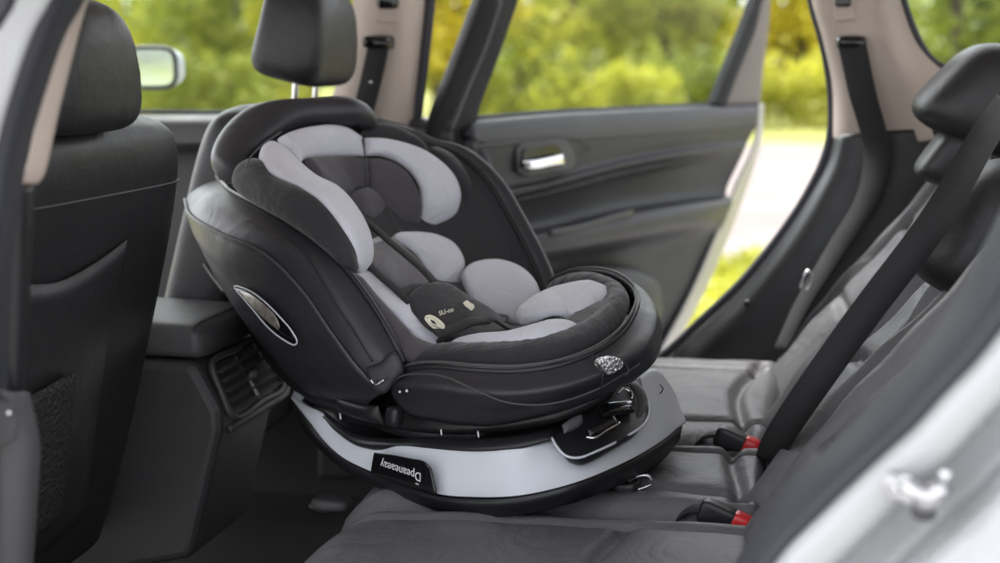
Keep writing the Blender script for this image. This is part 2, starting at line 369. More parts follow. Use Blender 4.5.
# ---- front seats
def front_seat(yc, mesh_pocket, lab):
    hy = .25
    s = rings('front_seat', [(.52, -1.06, .085, yc, hy*.92, 4), (.62, -1.03, .085, yc, hy*.98, 4), (.78, -.985, .08, yc, hy*1.0, 4.2), (.95, -.94, .076, yc, hy*1.0, 4.4), (1.04, -.918, .073, yc, hy*.99, 4.2), (1.09, -.908, .068, yc, hy*.95, 3.8), (1.115, -.905, .055, yc, hy*.88, 3.2), (1.127, -.903, .03, yc, hy*.75, 2.6)], leather, car, m=80, n=60, label=lab)
    blob('seat_cushion', (-1.28, yc, .55), (.27, 0, 0), (0, .25, 0), (0, 0, .08), leather, s, e=4)
    hyc = yc+.005 if yc > 2 else yc-.062
    h = blob('headrest', (-.862, hyc, (1.245 if yc > 2 else 1.198)), np.array([.062, 0, -.015]), (0, .122, 0), (.012, 0, .084 if yc > 2 else .076), leather, s, e=4.6,
             deform=lambda x, y, z: (x*(1-.15*z)-.12*z*z, y*(1-(.16 if yc > 2 else .42)*((z+1)*.5)**1.3-.04*z*z), z))
    for dy in (-.05, .05): tube('headrest_post', [(-.875, hyc+dy, 1.10), (-.868, hyc+dy, 1.19)], .0058, M_['chrome'], h, n=6)
    for dy in (-.05, .05): blob('post_collar', (-.875, yc+dy, 1.128), (.014, 0, 0), (0, .016, 0), (0, 0, .006), M_['black'], s, e=3)
    # horizontal backrest seam
    tube('seam', [(-.918+.0735*max(0, 1-abs(t)**4.4)**(1/4.4), yc+.2475*t, 1.036) for t in (-.9, -.6, -.3, 0, .3, .6, .8, .9, .95)], .0016, M_['stitch'], s, n=40, k=6)
    return s
s1 = front_seat(1.55, 1, 'nearer front seat backrest with mesh pocket'); s2 = front_seat(2.30, 0, 'farther front seat backrest behind the child seat')
# hard back shell and net pocket of the near seat
def RB(px, py, off=.0): # rear face of near seat
    n = np.array([.97, 0, .24]); n = n*0+np.array([.965, 0, -.262]); return onp(px, py, np.array([-.835, 0, 1.04])+n*off, n)
sheet('map_pocket', [[RB(20, 285, .003), RB(60, 282, .004), RB(98, 262, .003), RB(128, 240, .000)], [RB(15, 400, .026), RB(60, 395, .028), RB(84, 385, .024), RB(104, 372, .012)], [RB(10, 560, .024), RB(50, 550, .024), RB(70, 530, .02), RB(84, 520, .01)]], M_['leather'], s1, th=.004)
mp = sheet('net_panel', [[RB(24, 398, .034), RB(40, 392, .036), RB(60, 380, .036), RB(77, 373, .033)], [RB(24, 460, .036), RB(40, 458, .038), RB(58, 450, .038), RB(70, 442, .034)], [RB(24, 540, .036), RB(40, 535, .036), RB(54, 525, .036), RB(63, 512, .032)]], mat('net_fabric', (.02, .02, .02), .5, bump=1, bscale=160, kind='voronoi', bdist=.004), s1, th=.002)
# ---- centre console
cons = [Y(193, 363, 1.83), Y(219, 411, 1.83), Y(220, 432, 1.83), Y(190, 560, 1.83)]
prof = [np.array(p) for p in cons]+[np.array([-1.45, 1.83, .32]), np.array([-1.45, 1.83, cons[0][2]])]
cn = plate('centre_console', prof, (0, .215, 0), trim, car, bv=.014, label='black centre console with rear air vent')
bevel(cn, .014, 5)
rings('armrest_lid', [(-1.42, 1.937, .102, .796, .030, 5), (-1.1, 1.937, .106, .796, .031, 5), (-.90, 1.937, .106, .794, .029, 5), (-.875, 1.937, .104, .791, .026, 4.8), (-.865, 1.937, .095, .789, .020, 4.4)], M_['trim_lt'], cn, axis=0)
vc = [Y(205, 364, 1.845), Y(251, 338, 2.03), Y(284, 389, 2.03), Y(229, 424, 1.845)]  # TL TR BR BL
vc = [np.array(p) for p in vc]; vn = np.cross(vc[1]-vc[0], vc[3]-vc[0]); vn /= np.linalg.norm(vn)
if vn[0] < 0: vn = -vn
def V2(u, v, o=0): return (vc[0]*(1-u)+vc[1]*u)*(1-v)+(vc[3]*(1-u)+vc[2]*u)*v+vn*o
vent = plate('air_vent', [V2(.06, .08, .004), V2(.94, .08, .004), V2(.94, .9, .004), V2(.06, .9, .004)], vn*-.02, M_['carpet'], cn, bv=.004)
fr = cr([V2(.04, .06, .006), V2(.5, .03, .008), V2(.96, .06, .006), V2(.985, .5, .006), V2(.96, .93, .006), V2(.5, .96, .008), V2(.04, .93, .006), V2(.015, .5, .006)], 60, True)
tube('vent_frame', fr, .0055, M_['trim'], vent, n=90, k=8, closed=True)
for i in range(5):
    v = .18+i*.16
    plate('vent_slat', [V2(.08, v, .006), V2(.92, v, .006), V2(.92, v+.055, .013), V2(.08, v+.055, .013)], vn*-.004, M_['trim_lt'], vent, bv=.001)
plate('vent_divider', [V2(.47, .1, .005), V2(.52, .1, .005), V2(.52, .9, .005), V2(.47, .9, .005)], vn*.004, M_['black'], vent, bv=.001)
blob('vent_knob', V2(.52, .5, .014), vn*.006, (0, .008, 0), (.0, 0, .007), M_['trim_lt'], vent, e=3)
tube('vent_trim', [V2(-.05, 1.07, .002), V2(.5, 1.07, .004), V2(1.0, 1.02, .004), V2(1.05, .8, .004)], .006, M_['trim'], cn, n=40, k=8)
# seat rail and scuffed metal under the front seat
rl = box('seat_rail', (-1.02, 1.98, .315), (-.62, 2.03, .36), M_['black'], car, .006)
blob('rail_end', Y(332, 503, 1.85), (.03, 0, 0), (0, .02, 0), (0, 0, .010), M_['trim_lt'], rl, e=3)
tube('rail_bracket', [Y(310, 506, 1.85), Y(322, 510, 1.84), Y(338, 508, 1.84), Y(345, 498, 1.86)], .0035, M_['brushed'], rl, n=24, k=8)
# ---- far front door (closed) with its window and mirror
fd = sheet('front_door', [[Y(60, 117, 2.62), Y(150, 116, 2.62), Y(260, 116, 2.62), Y(450, 117, 2.62)], [Y(60, 123, 2.59), Y(150, 122, 2.59), Y(260, 122, 2.59), Y(450, 122, 2.59)], [Y(60, 150, 2.575), Y(150, 148, 2.575), Y(260, 145, 2.575), Y(450, 145, 2.575)], [Y(60, 153, 2.60), Y(150, 151, 2.60), Y(260, 148, 2.60), Y(450, 148, 2.60)], [Y(60, 260, 2.60), Y(150, 260, 2.60), Y(260, 260, 2.60), Y(450, 260, 2.60)], [Y(60, 520, 2.62), Y(150, 520, 2.62), Y(260, 520, 2.62), Y(450, 500, 2.62)]], trim, car, th=.03, label='closed far front door under its window')
sheet('beltline_trim', [[Y(60, 115.5, 2.615), Y(150, 114.5, 2.615), Y(260, 114, 2.615), Y(350, 114, 2.615)], [Y(60, 124, 2.58), Y(150, 123, 2.58), Y(260, 122, 2.58), Y(350, 122, 2.58)], [Y(60, 145, 2.563), Y(150, 144, 2.563), Y(260, 141, 2.563), Y(350, 140, 2.563)]], M_['trim_lt'], fd, th=.01)
box('window_seal', (-1.6, 2.625, 1.092), (-.85, 2.64, 1.10), M_['rub'], fd, .002)
plate('window_glass', [(-1.62, 2.64, 1.08), (-.84, 2.64, 1.08), (-.84, 2.60, 1.6), (-1.62, 2.60, 1.6)], (0, .004, 0), M_['glass'], fd, bv=0)
mc = Y(150, 67.5, 2.85)
mr = rings('side_mirror', [(2.86, mc[0], .062, mc[2], .047, 4), (2.875, mc[0], .060, mc[2], .045, 4), (2.93, mc[0]-.005, .05, mc[2], .035, 3.4), (2.95, mc[0]-.008, .02, mc[2], .014, 3)], M_['silver'], fd, axis=1, label='side mirror outside the far front window')
def mir():
    n = 48; V = [(mc[0], 2.853, mc[2])]
    for j in range(n):
        a = 2*math.pi*j/n; c, q = math.cos(a), math.sin(a); V.append((mc[0]+.054*math.copysign(abs(c)**.5, c), 2.853-.0, mc[2]+.039*math.copysign(abs(q)**.5, q)))
    return plate('mirror_glass', V[1:], (0, .004, 0), M_['mirror'], mr, bv=0)
mir()
tube('mirror_rim', [(mc[0]+.059*math.copysign(abs(math.cos(a))**.5, math.cos(a)), 2.856, mc[2]+.044*math.copysign(abs(math.sin(a))**.5, math.sin(a))) for a in [2*math.pi*j/32+.05 for j in range(32)]], .005, M_['trim_lt'], mr, n=90, k=8, closed=True)
# ---- far B pillar with belt
bp = sheet('centre_pillar', [[Y(352, -60, 2.56), Y(353, 0, 2.56), Y(349, 40, 2.57), Y(338, 80, 2.57), Y(320, 130, 2.57), Y(310, 300, 2.57)], [Y(368, -60, 2.53), Y(369, 0, 2.53), Y(364, 40, 2.54), Y(353, 80, 2.54), Y(338, 130, 2.54), Y(330, 300, 2.54)], [Y(398, -60, 2.53), Y(398, 0, 2.53), Y(396, 50, 2.54), Y(388, 90, 2.54), Y(380, 130, 2.54), Y(380, 300, 2.54)], [Y(413, -60, 2.56), Y(413, 0, 2.56), Y(410, 50, 2.57), Y(406, 90, 2.57), Y(402, 130, 2.57), Y(402, 300, 2.57)], [Y(428, -60, 2.62), Y(427, 0, 2.62), Y(421, 60, 2.62), Y(415, 130, 2.62), Y(415, 300, 2.62)]], M_['cream'], car, th=.03, label='cream far pillar between the front and rear door')
sheet('lower_pillar_trim', [[Y(322, 132, 2.53), Y(318, 300, 2.53), Y(318, 480, 2.53)], [Y(370, 132, 2.515), Y(370, 300, 2.515), Y(370, 480, 2.515)], [Y(425, 130, 2.56), Y(420, 300, 2.56), Y(420, 480, 2.56)]], trim, bp, th=.02)
tube('door_seal', [Y(433, -60, 2.62), Y(430, 0, 2.62), Y(424, 60, 2.62), Y(416, 130, 2.62), Y(415, 260, 2.62)], .011, M_['rub'], bp)
rings('belt_anchor_cover', [(2.50, Y(378, 42, 2.52)[0], .024, Y(378, 42, 2.52)[2], .011, 4), (2.53, Y(378, 42, 2.52)[0], .027, Y(378, 42, 2.52)[2], .014, 4), (2.545, Y(378, 42, 2.52)[0], .027, Y(378, 42, 2.52)[2], .014, 4)], M_['gloss'], bp, axis=1)
bb = strap('seat_belt', [Y(379, 42, 2.515), Y(372, 75, 2.51), Y(362, 115, 2.50), Y(352, 160, 2.49), Y(345, 230, 2.48)], (1, -.1, .15), .047, web, bp)
blob('belt_button', Y(371, 82, 2.497), (.003, 0, 0), (0, .002, 0), (0, 0, .003), M_['chrome'], bb, e=2, nu=12, nv=8)
blob('height_adjuster', Y(388, 2, 2.52), (.02, 0, 0), (0, .01, 0), (0, 0, .012), M_['gloss'], bp, e=4)
plate('adjuster_plate', [Y(376, -14, 2.53), Y(401, -14, 2.53), Y(399, 22, 2.53), Y(375, 22, 2.53)], (0, -.004, 0), M_['cream'], bp, bv=.004)
# ---- far rear door, swung open
H0 = np.array([Y(455, 200, 2.65)[0], 2.65, 0]); H1 = np.array([-.152, 3.52, 0]); HD = (H1-H0)/np.linalg.norm(H1-H0); HN = np.array([-HD[1], HD[0], 0]); HN = HN if HN[1] < 0 else -HN
HN = np.array([HD[1], -HD[0], 0])
def D(px, py, off=0): return onp(px, py, H0+HN*off, HN)
if (D(600, 200, .1)[1] > D(600, 200, 0)[1]): HN = -HN
drow = lambda l: [D(*p) for p in l]
tl = M_['trim_lt']
rd = sheet('rear_door', [drow([(468, 119, -.01), (540, 113, -.01), (620, 109, -.01), (700, 105, -.01), (757, 103, -.01)]),
    drow([(468, 124, .03), (540, 118, .035), (620, 113, .035), (700, 109, .035), (759, 106, .02)]),
    drow([(468, 150, .04), (540, 143, .045), (620, 137, .045), (700, 130, .045), (757, 124, .03)]),
    drow([(468, 192, .032), (540, 180, .035), (620, 160, .035), (700, 146, .035), (748, 141, .025)]),
    drow([(468, 198, .05), (540, 186, .052), (620, 165, .052), (700, 150, .048), (746, 146, .03)]),
    drow([(468, 212, .03), (540, 200, .018), (620, 180, .012), (700, 166, .012), (740, 160, .018)]),
    drow([(468, 236, .02), (540, 228, .01), (620, 210, .01), (700, 198, .01), (726, 194, .015)]),
    drow([(468, 245, .05), (540, 236, .095), (620, 218, .105), (700, 203, .09), (732, 200, .03)]),
    drow([(468, 258, .055), (540, 250, .10), (620, 236, .11), (700, 220, .095), (727, 216, .03)]),
    drow([(468, 270, .03), (540, 264, .03), (620, 252, .03), (695, 240, .03), (718, 236, .02)]),
    drow([(468, 310, .02), (540, 310, .02), (620, 305, .02), (675, 300, .02), (694, 292, .015)]),
    drow([(468, 400, .01), (540, 400, .01), (600, 390, .01), (640, 372, .01), (662, 356, .01)])], trim, car, th=.03, n=90, m=120, label='far rear door swung open to the outside')
sheet('shoulder_pad', [drow([(470, 119.5, -.004), (540, 113.3, .0), (620, 109.2, .0), (700, 105.2, .0), (756, 103.2, 0)]), drow([(470, 125, .036), (540, 118.5, .042), (620, 113.5, .042), (700, 109.5, .042), (759, 107, .028)]), drow([(470, 140, .044), (540, 133, .049), (620, 128, .049), (700, 121, .049), (758, 116, .034)]), drow([(470, 150, .042), (540, 143, .047), (620, 137, .047), (700, 130, .047), (756, 124, .031)])], tl, rd, th=.004, n=80)
# handle
hp = plate('handle_bezel', drow([(521, 143, .050), (560, 138, .052), (568, 141, .052), (577, 158, .052), (573, 170, .050), (528, 177, .048), (518, 172, .048), (516, 150, .049)]), -HN*.01, M_['trim_lt'], rd, bv=.004)
plate('handle_pocket', drow([(526, 148, .0535), (557, 144, .0545), (563, 150, .0545), (566, 164, .0535), (556, 170, .0525), (530, 173, .052), (523, 168, .052), (523, 152, .053)]), -HN*.004, M_['gloss'], hp, bv=.001)
band('door_handle', drow([(523, 161, .062), (535, 160, .066), (550, 157, .068), (563, 154, .066)]), drow([(524, 168, .062), (536, 169, .066), (550, 166, .068), (565, 164, .066)]), .004, M_['chrome'], hp, n=30, m=16, taper=.2, pw=2.6)
tube('panel_seam', drow([(505, 196, .0535), (545, 186, .0555), (570, 172, .05), (590, 150, .05), (578, 140, .05), (560, 137, .0495), (520, 139, .049), (480, 143, .046)]), .0014, M_['gloss'], rd, n=60, k=6)
band('pull_pocket', drow([(548, 230, .103), (580, 224, .107), (610, 215, .109), (634, 209, .108)]), drow([(548, 236, .103), (580, 232, .107), (610, 223, .109), (632, 216, .108)]), .004, M_['gloss'], rd, taper=.1)
band('speaker_pocket', drow([(540, 280, .03), (580, 268, .04), (630, 266, .04), (658, 280, .03)]), drow([(545, 350, .03), (590, 350, .04), (640, 345, .04), (662, 310, .03)]), .03, trim, rd, taper=.3)
# door shut face (cream) and edge
sheet('door_edge', [drow([(760, 103, .03), (756, 140, .03), (737, 185, .03), (718, 232, .03), (692, 292, .03), (655, 362, .03)]), drow([(763, 104, -.02), (760, 140, -.02), (744, 185, -.02), (726, 232, -.02), (701, 292, -.02), (664, 362, -.02)]), drow([(764, 105, -.08), (762, 140, -.08), (747, 188, -.08), (730, 234, -.08), (704, 294, -.08), (667, 362, -.08)])], M_['edge'], rd, th=.006)
# window frame of the open door
def fr2(name, A, B, t, m_, par=rd, off=0): return band(name, drow(A), drow(B), t, m_, par, taper=0, pw=6, n=30, m=16)
fr2('window_frame', [(425, 190, .01), (429, 125, .01), (452, 60, .01), (478, -10, .01), (495, -60, .01)], [(470, 190, .01), (472, 120, .01), (493, 60, .01), (517, -10, .01), (532, -60, .01)], .02, M_['web'])
tube('frame_highlight', drow([(450, 130, .045), (466, 90, .045), (485, 45, .045), (500, 0, .045)]), .006, tl, rd, n=30, k=8)  # paler tube that draws the highlight line along the frame
fr2('window_frame', [(709, 106, .01), (722, 72, .01), (739, 30, .01), (750, 0, .01), (768, -60, .01)], [(720, 106, .01), (733, 72, .01), (750, 30, .01), (757, 0, .01), (775, -60, .01)], .02, M_['web'])
fr2('corner_trim', [(718, 106, .0), (733, 72, .0), (748, 30, .0), (757, -10, .0), (770, -60, 0)], [(757, 106, .0), (760, 72, .0), (765, 30, .0), (768, -10, .0), (778, -60, 0)], .014, M_['brown'])
plate('window_glass', drow([(445, 122, -.01), (722, 108, -.01), (765, -60, -.01), (500, -60, -.01)]), -HN*.004, M_['glass'], rd, bv=0)
tube('window_seal', drow([(470, 119, .008), (540, 113, .008), (620, 109, .008), (715, 104.5, .008)]), .006, M_['rub'], rd, n=30, k=8)
tube('door_wiring_boot', [Y(468, 130, 2.62), Y(476, 145, 2.66), Y(485, 165, 2.66), Y(488, 190, 2.62)], .014, M_['rub'], rd, n=30)
# ---- far rear pillar, lower trim, quarter window
cp = sheet('rear_pillar', [[Y(806, -60, 2.66), Y(811, 0, 2.66), Y(822, 40, 2.66), Y(831, 85, 2.66), Y(832, 140, 2.66)], [Y(812, -60, 2.62), Y(817, 0, 2.62), Y(828, 40, 2.62), Y(838, 85, 2.62), Y(839, 140, 2.62)], [Y(830, -60, 2.60), Y(835, 0, 2.60), Y(842, 40, 2.60), Y(850, 85, 2.60), Y(850, 140, 2.60)],
   [Y(862, -60, 2.59), Y(870, 0, 2.59), Y(876, 40, 2.59), Y(890, 85, 2.59), Y(900, 140, 2.59)], [Y(872, -60, 2.58), Y(884, 0, 2.58), Y(893, 40, 2.58), Y(912, 85, 2.58), Y(930, 140, 2.58)], [Y(885, -60, 2.62), Y(902, 0, 2.62), Y(919, 42, 2.62), Y(946, 68, 2.62), Y(985, 100, 2.62)]], M_['cream'], car, th=.03, label='cream far rear pillar carrying the belt guide')
rc = lambda px, py, yy, hx, hz: [(yy-.022, Y(px, py, yy)[0], hx*.85, Y(px, py, yy)[2], hz*.8, 4), (yy-.01, Y(px, py, yy)[0], hx, Y(px, py, yy)[2], hz, 4), (yy+.005, Y(px, py, yy)[0], hx, Y(px, py, yy)[2], hz, 4)]
rings('belt_guide', rc(851, 42, 2.59, .026, .012), M_['gloss'], cp, axis=1)
plate('adjuster_plate', [Y(832, -12, 2.595), Y(854, -14, 2.595), Y(856, 20, 2.595), Y(834, 22, 2.595)], (0, -.006, 0), M_['cream'], cp, bv=.004)
blob('height_adjuster', Y(843, 2, 2.58), (.014, 0, 0), (0, .006, 0), (0, 0, .008), M_['gloss'], cp, e=4)
lq = sheet('lower_side_trim', [[Y(834, 134, 2.65), Y(828, 160, 2.65), Y(808, 198, 2.65), (lambda p: p)(Y(780, 240, 2.65)), Y(740, 290, 2.65), Y(700, 330, 2.65), Y(672, 356, 2.65), Y(655, 400, 2.65)], [Y(846, 134, 2.60), Y(838, 165, 2.60), Y(818, 205, 2.60), Y(790, 248, 2.60), Y(752, 297, 2.60), Y(712, 340, 2.60), Y(690, 370, 2.60), Y(670, 410, 2.60)], [Y(895, 130, 2.585), Y(885, 170, 2.585), Y(860, 230, 2.58), Y(830, 280, 2.58), Y(800, 320, 2.58), Y(780, 350, 2.58), Y(770, 380, 2.58), Y(760, 420, 2.58)], [Y(960, 128, 2.58), Y(960, 170, 2.58), Y(950, 230, 2.58), Y(930, 280, 2.58), Y(900, 320, 2.58), Y(880, 350, 2.58), Y(870, 380, 2.58), Y(860, 420, 2.58)]], M_['black'], car, th=.02, label='black trim below the far rear pillar')
blob('screw_cap', Y(748, 303, 2.6), (.008, 0, 0), (0, .004, 0), (0, 0, .006), M_['gloss'], lq, e=2.5, nu=16, nv=8)
op = [Y(x, y, 2.665) for x, y in ((803, -70), (812, 0), (824, 45), (832, 95), (829, 145), (811, 188), (779, 237), (741, 283), (700, 322), (668, 352), (640, 372), (500, 400))]
tube('door_seal', op, .009, M_['rub'], car, n=120, label='black rubber seal along the far rear door opening')
sheet('door_aperture', [[p+np.array([.004, .004, .0]) for p in op], [p+np.array([.022, .05, -.016]) for p in op], [p+np.array([.05, .055, -.03]) for p in op]], M_['white'], car, th=.004, n=100, label='white metal frame of the far rear door opening')
qg = plate('quarter_window', [Y(885, -70, 2.63), Y(1080, -70, 2.63), Y(1080, 92, 2.63), Y(950, 74, 2.63), Y(921, 50, 2.63), Y(903, 0, 2.63)], (0, .004, 0), M_['glass'], car, bv=0)
tube('window_seal', [Y(893, -60, 2.625), Y(904, 0, 2.62), Y(921, 44, 2.62), Y(935, 62, 2.62), Y(952, 70, 2.62), Y(1080, 88, 2.62)], .006, M_['rub'], qg)
box('rear_side_panel', (.3, 2.60, .5), (1.2, 2.64, 1.135), trim, car)
box('tailgate', (1.2, 1.1, .4), (1.26, 2.68, 1.1), trim, car)
# ---- near side: pillar on the left
lp = sheet('near_pillar', [[Y(-140, -60, 1.02), Y(-120, 200, 1.02), Y(-120, 600, 1.02)], [Y(-40, -60, 1.03), Y(-60, 200, 1.03), Y(-90, 600, 1.03)], [Y(76, -60, 1.06), Y(50, 0, 1.06), Y(33, 32, 1.06), Y(14, 85, 1.06), Y(-4, 150, 1.06), Y(-24, 250, 1.06), Y(-40, 420, 1.06), Y(-50, 600, 1.06)]], M_['white'], car, th=.02, label='white near door pillar at the left edge')
sheet('pillar_gap', [[Y(-30, -60, 1.0), Y(-8, 30, 1.0)], [Y(34, -60, 1.0), Y(6, 8, 1.0)]], M_['rub'], lp, th=.01, n=12, m=3)
sheet('door_seal', [[Y(72, -60, 1.065), Y(49, 0, 1.065), Y(32, 32, 1.065), Y(13, 85, 1.065), Y(-5, 150, 1.065), Y(-20, 250, 1.065), Y(-30, 420, 1.065), Y(-30, 600, 1.065)], [Y(86, -60, 1.075), Y(62, 0, 1.075), Y(45, 40, 1.075), Y(25, 95, 1.075), Y(8, 160, 1.075), Y(-4, 250, 1.075), Y(-12, 420, 1.075), Y(-12, 600, 1.075)], [Y(110, -60, 1.12), Y(85, 0, 1.12), Y(66, 34, 1.12), Y(46, 90, 1.12), Y(27, 160, 1.12), Y(16, 230, 1.12), Y(10, 300, 1.12), Y(8, 420, 1.12), Y(4, 600, 1.12)]], M_['rub'], lp, th=.015, n=80, label='black rubber seal of the near door opening, left side')
sheet('pillar_trim', [[Y(104, -60, 1.13), Y(83, 0, 1.13), Y(64, 40, 1.13), Y(42, 110, 1.13), Y(28, 170, 1.13), Y(18, 184, 1.13)], [Y(106, -60, 1.15), Y(86, 0, 1.15), Y(75, 40, 1.15), Y(57, 110, 1.15), Y(42, 175, 1.15), Y(36, 184, 1.15)], [Y(108, -60, 1.19), Y(88, 0, 1.19), Y(77, 40, 1.19), Y(59, 110, 1.19), Y(44, 172, 1.19), Y(38, 182, 1.19)]], M_['cream'], lp, th=.004)
sheet('lower_pillar_trim', [[Y(10, 186, 1.135), Y(4, 300, 1.135), Y(-6, 420, 1.135), Y(-10, 600, 1.135)], [Y(28, 186, 1.15), Y(24, 300, 1.15), Y(18, 420, 1.15), Y(10, 600, 1.15)], [Y(35, 184, 1.20), Y(30, 300, 1.20), Y(22, 420, 1.20), Y(16, 600, 1.20)]], M_['black'], lp, th=.01)
sheet('kick_panel', [[Y(-30, 380, 1.09), Y(-40, 500, 1.09), Y(-50, 620, 1.09)], [Y(8, 392, 1.10), Y(8, 480, 1.10), Y(0, 620, 1.10)], [Y(26, 392, 1.12), Y(34, 440, 1.12), Y(32, 500, 1.12), Y(24, 620, 1.12)], [Y(31, 398, 1.17), Y(40, 440, 1.17), Y(38, 500, 1.17), Y(29, 620, 1.17)]], tl, lp, th=.01)
plate('latch_recess', [Y(-5, 398, 1.085), Y(17, 404, 1.085), Y(20, 425, 1.085), Y(17, 440, 1.085), Y(-5, 450, 1.085)], (0, -.004, 0), trim, lp, bv=.002)
blob('screw', Y(9, 413, 1.078), (.0025, 0, 0), (0, .002, 0), (0, 0, .0025), M_['chrome'], lp, e=2, nu=12, nv=8)
# ---- near side: rear opening edge with seal, white jamb, striker
up = [(700, 620), (748, 561), (794, 487), (830, 457), (866, 424), (921, 360), (962, 299), (1001, 222), (1040, 130), (1085, -20), (1110, -180)]
lo = [(740, 632), (774, 561), (828, 505), (883, 453), (914, 425), (944, 392), (975, 360), (1001, 327), (1070, 230), (1130, 70), (1165, -120)]
jb = sheet('near_door_jamb', [Ys(lo, 1.09), [Y(x+10, y+8, 1.07) for x, y in lo], [Y(x+34, y+28, 1.068) for x, y in lo], [Y(x+44, y+36, 1.10) for x, y in lo], [Y(x+66, y+58, 1.105) for x, y in lo], [Y(x+76, y+68, 1.06) for x, y in lo], [Y(x+80, y+71, 1.043) for x, y in lo]], M_['white'], car, th=.01, n=80, label='white painted jamb of the near rear door opening')
sheet('quarter_panel', [[Y(x+79, y+70, 1.047) for x, y in lo], [Y(x+84, y+75, 1.032) for x, y in lo], [Y(x+110, y+100, 1.015) for x, y in lo], [Y(x+300, y+260, .99) for x, y in lo]], M_['white'], car, th=.01, n=80, label='white rear side of the car body')
band('door_seal', [Y(x, y, 1.17) for x, y in up], Ys(lo, 1.085), .014, M_['rub'], car, taper=0, n=90, pw=2.4, label='thick black rubber seal along the near rear door opening')
band('seal_lip', [Y(x+14, y+10, 1.105) for x, y in up], [Y(x+26, y+20, 1.10) for x, y in up], .006, M_['rub'], car, taper=0, n=90)
st = plate('door_striker', cr([Y(888, 471, 1.062), Y(900, 470, 1.062), Y(925, 481, 1.06), Y(948, 478, 1.06), Y(952, 490, 1.058), Y(935, 500, 1.058), Y(905, 498, 1.06), Y(888, 484, 1.062)], 40, True), (-.004, -.012, .0), M_['brushed'], car, bv=.0015, label='chrome door striker on the white jamb')
for q, (x, y) in enumerate(((898, 488), (906, 480), (945, 475))): blob('bolt', Y(x, y, 1.045), (.0048, 0, 0), (0, .004, 0), (0, 0, .0045), M_['chrome'], st, e=2.5, nu=16, nv=10)
tube('striker_loop', [Y(902, 486, 1.05), Y(906, 487, 1.02), Y(918, 494, 1.015), Y(930, 496, 1.015), Y(941, 488, 1.02), Y(943, 482, 1.05)], .0045, M_['chrome'], st, n=50, k=10)
blob('striker_sleeve', Y(926, 498, 1.02), (.010, 0, 0), (0, .008, 0), (0, 0, .009), M_['brushed'], st, e=2.6)
blob('rubber_stop', Y(924, 511, 1.05), (.009, 0, 0), (0, .01, 0), (0, 0, .007), M_['trim_lt'], st, e=3)
# ================================================================== THE CHILD CAR SEAT
child = thing('child_car_seat', (SO[0], SO[1], .66), 'black and light grey child car seat on a silver base standing on the rear bench', 'child car seat')
lh, gf, bf, hf = M_['leather_hi'], M_['greyfab'], M_['blackfab'], M_['headfab']
# ---- base ---------------------------------------------------------
def far(l): return [Lc(*p) for p in l]
bot = Ws([(293, 402, -.13), (303, 430, -.165), (325, 455, -.19), (354, 477, -.2), (398, 496, -.205), (438, 511, -.205), (482, 518, -.2), (525, 514, -.185), (571, 504, -.15), (622, 484, -.07), (659, 464, .02), (680, 440, .10)])
mid = Ws([(294, 400, -.13), (307, 419, -.17), (324, 442, -.195), (343, 459, -.205), (371, 473, -.21), (391, 481, -.215), (438, 495.5, -.215), (470, 498.5, -.21), (520, 497, -.195), (571, 485.5, -.16), (622, 465, -.075), (659, 444, .02), (682, 426, .10)])
top = Ws([(293.5, 397, -.128), (307, 406, -.155), (324, 415, -.175), (334, 430, -.185), (354, 444, -.19), (378, 450, -.195), (398, 446, -.2), (422, 447, -.2), (469, 450.5, -.195), (520, 448, -.18), (556, 439, -.135), (606, 410, -.045), (640, 378, .055), (656, 369, .10), (672, 388, .125), (682, 414, .11)])
zt, zm, zb = .725, .70, .665
fb = far([(.235, .13, zb), (.20, .205, zb), (.0, .21, zb), (-.17, .19, zb), (-.265, .08, .69), (-.285, -.02, .695), (-.275, -.10, .697)])
ftm = far([(.239, .135, zm), (.205, .212, zm), (.0, .216, zm), (-.175, .195, zm), (-.27, .08, .70), (-.29, -.02, .70), (-.28, -.10, .70)])
ftt = far([(.235, .13, zt+.005), (.20, .20, zt), (.0, .206, zt), (-.17, .185, zt), (-.265, .075, .715), (-.285, -.02, .708), (-.27, -.10, .705)])

def ring_close(a, b): return list(a)+list(b)
bo = np.array(ring_close(bot, fb)); bm_ = np.array(ring_close(mid, ftm)); bt = np.array(ring_close(top, ftt))
def loft_closed(name, loops, m_, par, n=160, caps=(True, True), msub=6, th=0):
    L_ = [cr(l, n, True) for l in loops]
    # align starts: first point of each loop corresponds
    A = np.array(L_); m = (len(L_)-1)*msub+1 if msub > 1 else len(L_)
    G = np.zeros((m, n, 3))
    for i in range(n): G[:, i] = cr(A[:, i], m) if msub > 1 else A[:, i]
    V = list(G.reshape(-1, 3)); Fc = [(r*n+c, r*n+(c+1) % n, (r+1)*n+(c+1) % n, (r+1)*n+c) for r in range(m-1) for c in range(n)]
    if caps[0]: V.append(G[0].mean(0)); k = len(V)-1; Fc += [(c, (c+1) % n, k) for c in range(n)]
    if caps[1]: V.append(G[-1].mean(0)); k = len(V)-1; Fc += [((m-1)*n+c, (m-1)*n+(c+1) % n, k) for c in range(n)]
    return link(name, mesh(V, Fc), m_, par)
def resamp_split(a, b, na, nb): return np.vstack([cr(a, na), cr(b, nb+2)[1:-1] if len(b) > 2 else b])
NA, NB = 110, 50
def loopof(a, b, inset=0, dz=0, s=1.0):
    P = np.vstack([cr(a, NA), cr(b, NB)]); c = P.mean(0)
    Q = c+(P-c)*s; Q[:, 2] = P[:, 2]+dz
    return Q
